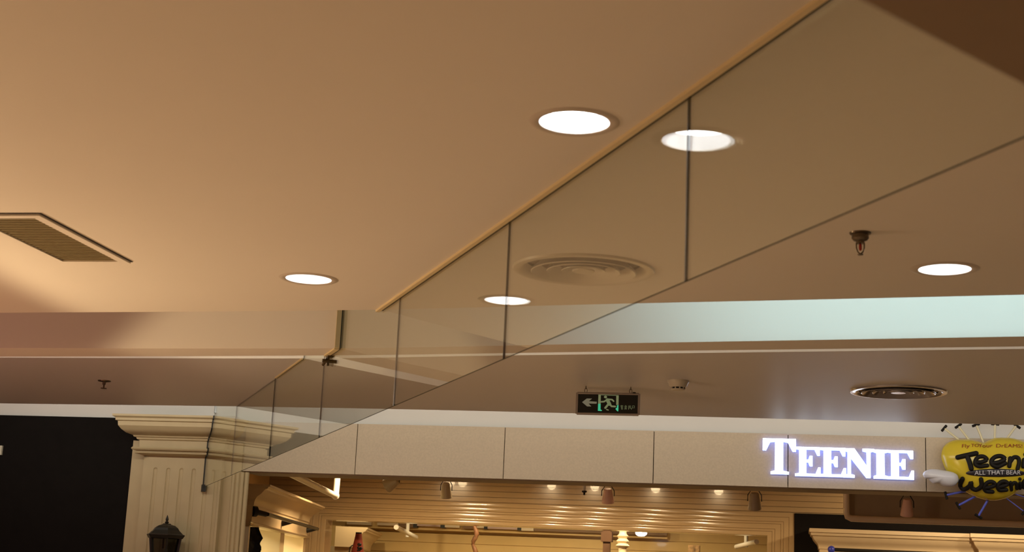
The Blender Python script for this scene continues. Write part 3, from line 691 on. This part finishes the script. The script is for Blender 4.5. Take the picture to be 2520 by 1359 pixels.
pin((1362,1165), (1358,1160), (1150,1005), BLUEP, 6); pin((1420,1010), (1415,1005), (1260,955), BLUEP, 6)
# white mitten-shaped blob at its left
gl_ = curve_pts([(150,722,0),(162,690,0),(220,660,0),(300,655,0),(400,670,0),(500,690,0),(560,722,0),(576,772,0),(560,822,0),(515,857,0),(450,870,0),(392,860,0),(345,835,0),(280,830,0),(242,802,0),(215,776,0),(170,757,0),(150,722,0)], 4)[:-1]
cgl = (390, 758); rows = []
for k in range(-9, 10):
    ang = math.pi/2*k/9.2; tt = math.cos(ang)
    rows.append([(lambda a: (a.x, 14.18+0.085*math.sin(ang), a.z))(bp(cgl[0]+(p.x-cgl[0])*tt, cgl[1]+(p.y-cgl[1])*tt, 14.18)) for p in gl_])
b = MB(); b.sweep(rows, close=True); b.add(rows[0], [tuple(range(len(gl_)))]); b.add(rows[-1], [tuple(range(len(gl_)))])
b.build('white_mitten', mat('white_gloss', (0.66, 0.65, 0.70), 0.25, var=0.02), bal, smooth=70)
MB().tube([bp(500, 780, 14.20), bp(600, 780, 14.28)], 0.03).tube([bp(930, 640, 14.3), bp(930, 640, 14.42)], 0.05).build('mount', mat('white_gloss2', (0.6, 0.6, 0.6), 0.4), bal)

# ================================================================== SHOP INTERIOR
# --- left wall cabinet run with crown moulding
ZC = 2.66
c0 = onz(665, 1193, ZC); c1 = onz(800, 1248, ZC)
cd = (c1-c0).normalized(); cn = Vector((cd.y, -cd.x, 0))     # cn points into the shop
L = (c1-c0).length
cab = thing('shop_cabinet', c0-cn*0.5, 'cream wall cabinet with crown moulding, lit shelves and dark rail inside the shop at left', 'cabinet')
def cpnt(s, o, z): p = c0 + cd*s + cn*o; return Vector((p.x, p.y, z))
crown = [(0.0, ZC), (0.0, ZC-0.022), (-0.018, ZC-0.026), (-0.03, ZC-0.045), (-0.06, ZC-0.055), (-0.085, ZC-0.08), (-0.11, ZC-0.105), (-0.15, ZC-0.13), (-0.175, ZC-0.165), (-0.185, ZC-0.205), (-0.185, ZC-0.225), (-0.20, ZC-0.24)]
rows = [[cpnt(s+(-o*0.6 if s == 0 else o*0.6), o, z) for o, z in crown] for s in (0.0, L)]
cr = MB().sweep(rows)
cr.sweep([[cpnt(-o*0.6, o, z), cpnt(-o*0.6, -0.9, z)] for o, z in crown]).sweep([[cpnt(L+o*0.6, o, z), cpnt(L+o*0.6, -0.9, z)] for o, z in crown])
cr.add([cpnt(0, 0, ZC), cpnt(L, 0, ZC), cpnt(L, -0.9, ZC), cpnt(0, -0.9, ZC)], [(0, 1, 2, 3)])
cr.build('crown_moulding', CREAMWOOD, cab, smooth=30)
zf = ZC-0.24
MB().add([cpnt(0.12, -0.2, zf), cpnt(L-0.12, -0.2, zf), cpnt(L-0.12, -0.2, zf-0.17), cpnt(0.12, -0.2, zf-0.17), cpnt(0.12, -0.27, zf), cpnt(L-0.12, -0.27, zf), cpnt(L-0.12, -0.27, zf-0.17), cpnt(0.12, -0.27, zf-0.17)],
         [(0,1,2,3),(4,7,6,5),(0,4,5,1),(2,6,7,3),(1,5,6,2),(0,3,7,4)]).build('frieze_board', CREAMWOOD, cab)
zl = zf-0.17
MB().sweep([[cpnt(s, o, z) for o, z in ((-0.2, zl), (-0.17, zl-0.01), (-0.17, zl-0.035), (-0.22, zl-0.045), (-0.30, zl-0.045))] for s in (0.08, L-0.08)]).build('light_rail', CREAMWOOD, cab)
MB().box((0,0,0),(0.001,0.001,0.001)) if False else None
bk = MB().add([cpnt(0.12, -0.75, 0), cpnt(L-0.12, -0.75, 0), cpnt(L-0.12, -0.75, zl), cpnt(0.12, -0.75, zl)], [(0, 1, 2, 3)]).build('back_panel', mat('lit_cream_back', (0.85, 0.80, 0.58), 0.5), cab)
for s, w_ in ((0.12, 0.06), (L*0.50, 0.30), (L-0.30, 0.20)):
    MB().add([cpnt(a, o, z) for z in (0, zl) for a, o in ((s, -0.22), (s+w_, -0.22), (s+w_, -0.75), (s, -0.75))], [(0,1,5,4),(1,2,6,5),(2,3,7,6),(3,0,4,7)]).build('upright', CREAMWOOD, cab)
for s in (L*0.33, L*0.76):
    MB().bar(cpnt(s, -0.45, 0.2), cpnt(s, -0.45, zl-0.02), 0.03, 0.03).build('divider', mat('dark_strip', (0.10, 0.08, 0.05), 0.5), cab)
rl = MB(); r0, r1 = cpnt(0.30, -0.06, zf-0.075), cpnt(L-0.15, -0.06, zf-0.075)
rl.tube([r0, r1], 0.022).tube([r0, r0-cn*0.02, cpnt(0.16, -0.19, zf-0.055)], [0.022, 0.03, 0.034]); rl.tube([cpnt(0.14, -0.20, zf-0.055), cpnt(0.17, -0.165, zf-0.055)], 0.06)
for s in (L*0.48, L-0.22): rl.tube([cpnt(s, -0.06, zf-0.075), cpnt(s, -0.20, zf-0.10)], [0.02, 0.04])
rl.build('hanging_rail', DARKMETAL, cab, smooth=40)
for s0_, s1_ in ((0.25, L*0.48), (L*0.55, L-0.32)):
    pm = cpnt((s0_+s1_)/2, -0.45, zl-0.06)
    lamp('AREA', pm, 26, (1.0, 0.88, 0.55), pm-Vector((0, 0, 1)) - cn*0.4, size=0.5)
SW = (15.0-(c0-cn*0.92).y)/cd.y
wl = struct(MB().add([cpnt(s_, o_, z_) for z_ in (0, 3.34) for s_, o_ in ((SW, -0.92), (L+0.6, -0.92), (L+0.6, -1.0), (SW, -1.0))], [(0,3,2,1),(4,5,6,7),(0,1,5,4),(1,2,6,5),(2,3,7,6),(3,0,4,7)]).build('wall_shop_left', SIDING), 'board wall behind the left cabinet')
# --- dark fur garment hanging in front of the first bay
g0 = ony(625, 1296, cpnt(0.6, -0.2, 2).y)
gm = MB(); ghh = []
for k in range(16):
    z = g0.z - 0.045*k; w_ = 0.055+0.03*min(k, 4)/4*1.0
    ring = []
    for q in range(18):
        a = 2*math.pi*q/18; jag = 1+random.uniform(-0.18, 0.28)
        ring.append((g0.x+0.01+(0.030+0.035*min(1, k/3))*math.cos(a)*jag*1.4-0.004*k*0.8, g0.y+w_*math.sin(a)*jag, z+random.uniform(-0.015, 0.015)))
    ghh.append(ring)
gm.sweep(ghh, close=True); gm.add(ghh[0], [tuple(range(18))]); gm.add(ghh[-1], [tuple(range(18))])
gt = thing('fur_garment', (g0.x, g0.y, g0.z-0.7), 'black shaggy fur garment hanging in the lit cabinet', 'clothing')
gm.build('fur_body', mat('black_fur', (0.010, 0.009, 0.010), 0.9, spec=0.1), gt)
MB().tube([(g0.x, g0.y, g0.z-0.01), (g0.x, g0.y, g0.z+0.05), (g0.x+0.015, g0.y, g0.z+0.075), (g0.x+0.03, g0.y, g0.z+0.055)], 0.004, 6).build('hanger_hook', CHROME, gt, smooth=50)

# --- end of a nearer cabinet just behind the pilaster
k0 = onz(596, 1176, 2.70); k1 = onz(676, 1208, 2.70)
nk = thing('entrance_cabinet', (k0.x, k0.y, 0), 'edge of a cream cabinet crown just behind the pilaster at the shop entrance', 'cabinet')
kd = (k1-k0).normalized(); kn = Vector((kd.y, -kd.x, 0))
def kp(s_, o, z): p = k0+kd*s_+kn*o; return Vector((p.x, p.y, z))
KL = (c0-k0).dot(kd)-0.15
m_ = MB().sweep([[kp(s_, o*0.35, 2.70+(z-ZC)*0.35) for o, z in crown] for s_ in (0.25, KL)])
m_.add([kp(s_, o, 2.70) for s_, o in ((0.25, 0), (KL, 0), (KL, -0.6), (0.25, -0.6))], [(0, 1, 2, 3)]); m_.build('crown_moulding', CREAMWOOD, nk, smooth=30)
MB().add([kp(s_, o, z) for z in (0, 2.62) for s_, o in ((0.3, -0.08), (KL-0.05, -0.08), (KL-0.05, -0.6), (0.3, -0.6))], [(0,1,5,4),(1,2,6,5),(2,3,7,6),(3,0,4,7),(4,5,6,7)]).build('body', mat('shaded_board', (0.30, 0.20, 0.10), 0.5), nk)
# --- white pipe rails hung from the shop ceiling
def piperail(pts, r, label, mt, extra=None):
    t = thing('pipe_rail', pts[-1], label, 'rail')
    MB().tube(pts, r, 14).build('pipe', mt, t, smooth=50)
    if extra: MB().tube(extra, r, 14).build('drop_pipe', mt, t, smooth=50)
    return t
PIPEW = mat('white_pipe', (0.80, 0.74, 0.64), 0.3, var=0.02)
yq = 18.6; cor = ony(826, 1221, yq); topp = Vector((cor.x+0.015, cor.y, 3.34)); far = onz(700, 1158, cor.z)
t = piperail([far, cor+(far-cor)*0.03, cor], 0.040, 'white pipe rail hanging in the shop entrance beside the left cabinet', PIPEW, [cor+Vector((0, 0, -0.03)), topp])
MB().lathe([(0.05*math.sin(math.pi*k/8), -0.05*math.cos(math.pi*k/8)) for k in range(9)], cor, 14).build('elbow', PIPEW, t, smooth=60)
yq = 17.0; a = ony(2080, 1200, yq); bq = ony(2083, 1262, yq); cq = ony(2100, 1277, yq); eq = ony(2530, 1294, yq)
PIPEC = mat('cream_pipe', (0.85, 0.66, 0.48), 0.25, var=0.02)
piperail([Vector((bq.x, yq, 3.34)), Vector((bq.x, yq, bq.z)), Vector((bq.x+0.012, yq, cq.z+0.02)), Vector((cq.x-0.02, yq, cq.z+0.002)), Vector((cq.x+0.05, yq, cq.z)), Vector((6.5, yq, cq.z-0.005))], 0.036, 'cream pipe rail bent at a right angle below the yellow sign', PIPEC)
pv = MB().box((ony(2090, 1240, 17.12).x, 17.10, ony(2300, 1278, 17.12).z), (6.5, 17.14, 3.0)).build('valance_board', mat('brown_valance', (0.36, 0.27, 0.19), 0.35, var=0.05)); tag(pv, 'brown valance board behind the bent cream pipe', 'board')

# --- track spotlights
def spot(px, py0, py1, wpx, Y, label, mt, tilt=0.0):
    c = ony(px, (py0+py1)/2, Y); h_ = abs(ony(px, py0, Y).z-ony(px, py1, Y).z); r = wpx/2/FPX*Y/math.cos(R(10)); 
    t = thing('track_spotlight', c, label, 'spotlight', 'track spotlights at the shop entrance')
    ax = Vector((math.sin(tilt), 0.35*math.cos(tilt), -math.cos(tilt))).normalized()
    b = MB().lathe([(0, -h_*0.5), (r*0.50, -h_*0.5), (r*0.62, -h_*0.45), (r*0.9, h_*0.2), (r, h_*0.45), (r, h_*0.5), (r*0.92, h_*0.5), (r*0.8, h_*0.36), (0, h_*0.32)], c, 24, axis=ax)
    b.build('shade', mt, t, smooth=35)
    tp = c + Vector((0, 0, h_*0.75)); y = MB()
    for s in (-1, 1): y.tube([c+Vector((s*r*1.02, 0, -h_*0.02)), c+Vector((s*r*1.0, 0, h_*0.35)), tp+Vector((s*r*0.4, 0, 0)), tp], 0.006, 6)
    y.build('yoke', DARKMETAL, t, smooth=50)
    MB().tube([tp, (tp.x, tp.y, 3.30)], 0.012).box((tp.x-0.05, tp.y-0.03, 3.28), (tp.x+0.05, tp.y+0.03, 3.35)).build('stem', OFFWHITE, t)
SPW = mat('spot_beige', (0.55, 0.44, 0.28), 0.4); SPP = mat('spot_pink', (0.88, 0.54, 0.46), 0.4); SPG = mat('spot_grey', (0.40, 0.32, 0.24), 0.4)
spot(965, 1172, 1206, 36, 17.6, 'beige track spotlight tilted sideways, first from the left in the shop entrance', SPW, R(-62))
spot(1098, 1188, 1226, 28, 17.6, 'beige track spotlight below the stone panels, second from the left', SPW)
spot(1496, 1203, 1238, 30, 17.6, 'pink track spotlight below the middle of the stone panels', SPP)
spot(1857, 1213, 1254, 32, 17.6, 'grey track spotlight below the glowing letters', SPG)
spot(2232, 1228, 1270, 30, 16.6, 'pale track spotlight in front of the brown valance board', SPP)
# small ceiling sensor on a white stem
c = ony(1438, 1210, 17.4)
t = thing('pendant_sprinkler', c, 'small pendant sprinkler on a white stem beside the pink spotlight', 'sprinkler')
MB().tube([(c.x, c.y, 3.35), (c.x, c.y, c.z)], 0.016).build('stem', PIPEW, t, smooth=50)
MB().lathe([(0, 0.01), (0.03, 0.008), (0.030, -0.008), (0.014, -0.014), (0.010, -0.035), (0.018, -0.04), (0, -0.045)], c, 16).build('head', DARKMETAL, t, smooth=40)

# --- lamps of the shop ceiling (above the lintel) that light it and glint on the ribs
for px in (1105, 1135, 1355, 1462, 1612, 1768):
    xh = ony(px, 1270, YP).x; yl = 18.2
    lamp('SPOT', (xh*(2*YP-yl)/YP, yl, 3.33), 125, (1.0, 0.72, 0.40), (xh*(2*YP-yl)/YP, yl+0.9, 0), spot_size=R(150), spot_blend=0.5, shadow_soft_size=0.07)
for x in (2.4, 4.2): lamp('SPOT', (x, 18.6, 3.33), 190, (1.0, 0.78, 0.5), (x, 20.0, 1.6), spot_size=R(140), spot_blend=0.5, shadow_soft_size=0.07)  # extra spots added to brighten the right cabinet
for px in (1115, 1330, 1430, 1455, 1630, 1700):
    xh = ony(px, 1335, YB).x; yl = 22.2
    lamp('SPOT', (xh*(2*YB-yl)/YB, yl, 3.33), 115, (1.0, 0.80, 0.46), (xh*(2*YB-yl)/YB, yl+0.9, 0), spot_size=R(150), spot_blend=0.5, shadow_soft_size=0.06)

# --- right cabinet in front of the black wall
YC = 20.3; xcL = ony(1992, 1300, YC).x; ztc = ony(1992, 1300, YC).z
cr2 = thing('crown_cabinet', (xcL+1, YC, 0), 'cream cabinet with deep crown moulding in front of the black wall', 'cabinet')
crown2 = [(0.0, 0), (0.0, -0.05), (-0.02, -0.055), (-0.03, -0.09), (-0.055, -0.10), (-0.075, -0.14), (-0.11, -0.175), (-0.14, -0.20), (-0.155, -0.235), (-0.155, -0.26), (-0.17, -0.27), (-0.17, -0.40)]
xcm = ony(2382, 1320, YC).x
def crown_run(xa, xb, yoff, mr=0.8):
    m_ = MB().sweep([[(x - (o*0.8 if i == 0 else -o*mr), YC+yoff-o, ztc+z) for o, z in crown2] for i, x in ((0, xa), (1, xb))])
    m_.sweep([[(xa-o*0.8, YC+yoff-o, ztc+z), (xa-o*0.8, YP-0.07, ztc+z)] for o, z in crown2])
    m_.sweep([[(xb+o*mr, YC+yoff-o, ztc+z), (xb+o*mr, YP-0.07, ztc+z)] for o, z in crown2])
    m_.add([(xa, YC+yoff, ztc), (xb, YC+yoff, ztc), (xb, YP-0.07, ztc), (xa, YP-0.07, ztc)], [(0, 1, 2, 3)]); return m_
crown_run(xcL, xcm+0.22, 0.0, 0.0).build('crown_moulding', CREAMWOOD, cr2, smooth=30)
crown_run(xcm+0.02, 6.5, -0.10).build('crown_moulding', CREAMWOOD, cr2, smooth=30)
MB().box((xcL+0.15, YC+0.18, 0), (6.4, YP-0.07, ztc-0.40)).build('body', CREAMWOOD, cr2)
a = ony(2046, 1353, YC-0.15); e = MB(); 
t = thing('knob_rail', a, 'dark display rail with blue end knob on the right cabinet', 'rail')
MB().tube([a, (6.0, a.y, a.z-0.02)], 0.025).build('rail', DARKMETAL, t, smooth=50)
MB().lathe([(0.05*math.sin(math.pi*k/8), -0.05*math.cos(math.pi*k/8)) for k in range(9)], a, 16).build('end_knob', mat('blue_knob', (0.05, 0.06, 0.45), 0.3), t, smooth=60)
for x in (a.x+0.25, a.x+2.2): MB().tube([(x, a.y, a.z), (x, YC+0.17, a.z)], 0.015).build('bracket', DARKMETAL, t)

# --- things of the inner room seen through the doorway
def post(px, py0, Y, prof_, label, mt, name='display_post'):
    c = ony(px, py0, Y); t = thing(name, (c.x, Y, 0), label, 'post'); return t, c
c = ony(1170, 1294, 23.0)
t = thing('twisted_post', (c.x, 23.0, 0), 'thin wavy brown post hanging in the inner room', 'post')
MB().tube([(c.x+0.028*math.sin(k*1.15), 23.0, c.z+0.25-k*0.055) for k in range(52)], [0.026+0.014*abs(math.sin(k*0.62)) for k in range(52)], 10).build('stem', mat('brown_vine', (0.16, 0.06, 0.02), 0.6), t, smooth=60)
MB().lathe([(0, 0), (0.14, 0), (0.12, 0.04), (0.04, 0.06)], (c.x, 23.0, 0), 24).build('foot', mat('brown_vine', (0.16, 0.06, 0.02), 0.6), t)
c = ony(1494, 1318, 23.2)
t = thing('square_post', (c.x, 23.2, 0), 'dark square post with thicker block at the top in the inner room', 'post')
MB().box((c.x-0.055, 23.145, 0), (c.x+0.055, 23.255, c.z-0.10)).build('shaft', mat('dark_walnut', (0.10, 0.045, 0.02), 0.5), t)
MB().box((c.x-0.085, 23.115, c.z-0.10), (c.x+0.085, 23.285, c.z+0.05)).box((c.x-0.06, 23.14, c.z+0.05), (c.x+0.06, 23.26, c.z+0.20)).build('block', mat('dark_walnut', (0.10, 0.045, 0.02), 0.5), t)
c = ony(1533, 1310, 23.0)
t = thing('turned_post', (c.x, 23.0, 0), 'pale cream turned post beside the dark post in the inner room', 'post')
z0 = c.z
MB().lathe([(0.0, z0+0.12), (0.05, z0+0.12), (0.055, z0), (0.06, z0-0.03), (0.09, z0-0.06), (0.065, z0-0.10), (0.10, z0-0.14), (0.07, z0-0.17), (0.11, z0-0.21), (0.06, z0-0.25), (0.065, z0-0.40), (0.055, 0.02), (0.12, 0.0)], (c.x, 23.0, 0), 20).build('shaft', mat('cream_turned', (0.85, 0.66, 0.42), 0.4), t, smooth=40)
# leopard-print box
c0_, c1_ = ony(1694, 1342, 22.6), ony(1722, 1380, 22.6)
t = thing('print_stand', ((c0_.x+c1_.x)/2, 22.6, 0), 'brown spotted display stand in the inner room below the doorway', 'display stand')
lp = mat('leopard_print', (0.34, 0.20, 0.09), 0.6, var=0.9, scale=22, detail=1)
MB().box((c0_.x, 22.53, 0.02), (c1_.x, 22.67, c0_.z)).build('body', lp, t); MB().box((c0_.x-0.03, 22.5, 0), (c1_.x+0.03, 22.7, 0.03)).build('foot', LINTEL, t)
# round lit lamp
c = ony(1578, 1311, 23.4)
t = thing('bowl_lamp', c, 'bright white bowl lamp glowing in the inner room doorway', 'lamp')
MB().lathe([(0.0, -0.06), (0.05, -0.055), (0.085, -0.03), (0.092, 0.0), (0.0, 0.0)], c, 24).build('bowl', mat('bowl_glow', (1, 1, 1), 0.4, emit=(1, 0.95, 0.9), estr=6), t, smooth=60)
MB().tube([c, (c.x, c.y, 3.35)], 0.012).build('stem', OFFWHITE, t)
# frieze strips under the inner ceiling
BRN = mat('brown_strip', (0.24, 0.13, 0.05), 0.5); PKW = mat('pinkish_strip', (0.62, 0.44, 0.38), 0.4); WHS = mat('pale_strip', (0.80, 0.66, 0.46), 0.4)
fz = thing('frieze_boards', ony(1300, 1306, 25.2), 'row of brown and pale boards under the inner room ceiling', 'frieze')
for x0, x1, y0, y1, mt in ((1315,1642,1292,1313,BRN), (984,1018,1286,1298,BRN), (1018,1028,1284,1299,DARKMETAL), (1028,1085,1288,1296,PKW), (1085,1096,1288,1300,DARKMETAL), (1096,1132,1292,1299,WHS), (1140,1168,1290,1302,BRN), (1174,1192,1292,1300,WHS), (1192,1200,1290,1303,DARKMETAL), (1201,1274,1291,1303,PKW), (1274,1284,1292,1306,DARKMETAL), (1284,1314,1296,1307,WHS), (855,915,1280,1292,WHS), (930,982,1284,1294,WHS)):
    a, b2 = ony(x0, (y0+y1)/2, 25.2), ony(x1, (y0+y1)/2, 25.2); zc = ony((x0+x1)/2, y0, 25.2).z, ony((x0+x1)/2, y1, 25.2).z
    MB().box((a.x, 25.16, zc[1]), (b2.x, 25.26, zc[0])).build('board', mt, fz)
MB().box((ony(855, 1290, 25.2).x, 25.27, ony(1000, 1300, 25.2).z-0.02), (ony(1642, 1300, 25.2).x, 25.35, 3.34)).build('header', SIDING2, fz)
# inner cabinet with crown
ZD = ony(905, 1298, 22.3).z; d0 = onz(905, 1299, ZD); d1 = onz(992, 1338, ZD)
dd = (d1-d0).normalized(); dn = Vector((dd.y, -dd.x, 0)); LL = min((d1-d0).length, 2.6)
ic = thing('inner_cabinet', d0-dn*0.4, 'bright cream cabinet with crown moulding at the left of the inner room', 'cabinet')
def dp(s, o, z): p = d0+dd*s+dn*o; return Vector((p.x, p.y, z))
rows = [[dp(s, o, ZD-0.40+(z-ZC+0.24)*1.3+0.09) for o, z in crown] for s in (0, LL)]
m_ = MB().sweep(rows); m_.add([dp(0, 0, ZD), dp(LL, 0, ZD), dp(LL, -0.5, ZD), dp(0, -0.5, ZD)], [(0, 1, 2, 3)])
m_.sweep([[dp(0, o, ZD-0.40+(z-ZC+0.24)*1.3+0.09), dp(0, -0.5, ZD-0.40+(z-ZC+0.24)*1.3+0.09)] for o, z in crown])
m_.build('crown_moulding', CREAMWOOD, ic, smooth=30)
MB().add([dp(s, o, z) for z in (0, ZD-0.30) for s, o in ((0.05, -0.22), (LL-0.05, -0.22), (LL-0.05, -0.5), (0.05, -0.5))], [(0,1,5,4),(1,2,6,5),(2,3,7,6),(3,0,4,7)]).build('body', CREAMWOOD, ic)
# left inner panel with knob
a = ony(808, 1290, 24.6); b2 = ony(832, 1290, 24.6)
t = thing('panel_door', ((a.x+b2.x)/2, 24.6, 0), 'amber panelled door at the far left of the inner room', 'door')
MB().box((a.x-0.3, 24.6, 0), (b2.x+0.05, 24.64, 2.6)).build('leaf', SIDING2, t); MB().box((a.x-0.05, 24.585, 0.3), (b2.x-0.03, 24.605, 2.25)).build('panel', CREAMWOOD, t)
c = ony(838, 1343, 24.5); MB().tube([(c.x, 24.6, c.z), (c.x, 24.52, c.z), (c.x+0.12, 24.5, c.z+0.01)], [0.03, 0.03, 0.012]).build('handle', DARKMETAL, t, smooth=50)
# red tapered garment on a stand
c = ony(883, 1312, 21.9); sc2 = 21.9/FPX
t = thing('red_garment', (c.x, 21.9, 0), 'red tapered garment with black trim on a stand in the doorway', 'clothing')
MB().lathe([(0.0, c.z), (7.5*sc2, c.z), (8.5*sc2, c.z-8*sc2), (13*sc2, c.z-32*sc2), (18*sc2, c.z-60*sc2), (20*sc2, c.z-85*sc2), (0, c.z-85*sc2)], (c.x, 21.9, 0), 20).build('cloth', mat('red_cloth', (0.36, 0.055, 0.03), 0.7), t, smooth=40)
MB().lathe([(0, c.z+0.008), (7.8*sc2, c.z+0.008), (7.8*sc2, c.z-0.012)], (c.x, 21.9, 0), 20).build('collar', DARKMETAL, t)
for dx, dz in ((5, 29), (9, 29), (5, 37), (12, 38), (8, 42), (4, 44)):
    q3 = Vector((c.x+dx*sc2, 21.9-12*sc2, c.z-dz*sc2)); MB().lathe([(0.022*math.sin(math.pi*k/6), -0.022*math.cos(math.pi*k/6)) for k in range(7)], q3, 10).build('bead', SEAL, t, smooth=60)
MB().tube([(c.x-22*sc2, 21.9, c.z-50*sc2), (c.x-20*sc2, 21.9, c.z-36*sc2), (c.x-14*sc2, 21.9, c.z-31*sc2), (c.x-9*sc2, 21.9, c.z-34*sc2)], 0.010, 8).build('handle', DARKMETAL, t, smooth=50)
MB().tube([(c.x, 21.9, 0), (c.x, 21.9, c.z-84*sc2)], 0.03).lathe([(0, 0), (0.2, 0), (0.2, 0.02), (0.03, 0.04)], (c.x, 21.9, 0), 24).build('stand', DARKMETAL, t)
# inner white pipe rails
def vrail(a, b, cc, Y0, label):
    A = ony(*a, Y0); t = thing('pipe_rail', A, label, 'rail'); B = onz(*b, A.z)
    MB().tube([B, A], 0.035, 12).build('pipe', PIPEW, t, smooth=50); C_ = ony(*cc, Y0); MB().tube([(C_.x, Y0, 3.35), (C_.x, Y0, A.z)], 0.03, 12).build('drop_pipe', PIPEW, t, smooth=50)
vrail((1024, 1323), (975, 1298), (1003, 1310), 24.0, 'white pipe rail hanging at the left of the inner room')
vrail((1812, 1346), (1862, 1334), (1836, 1335), 23.6, 'white pipe rail hanging at the right of the inner room')
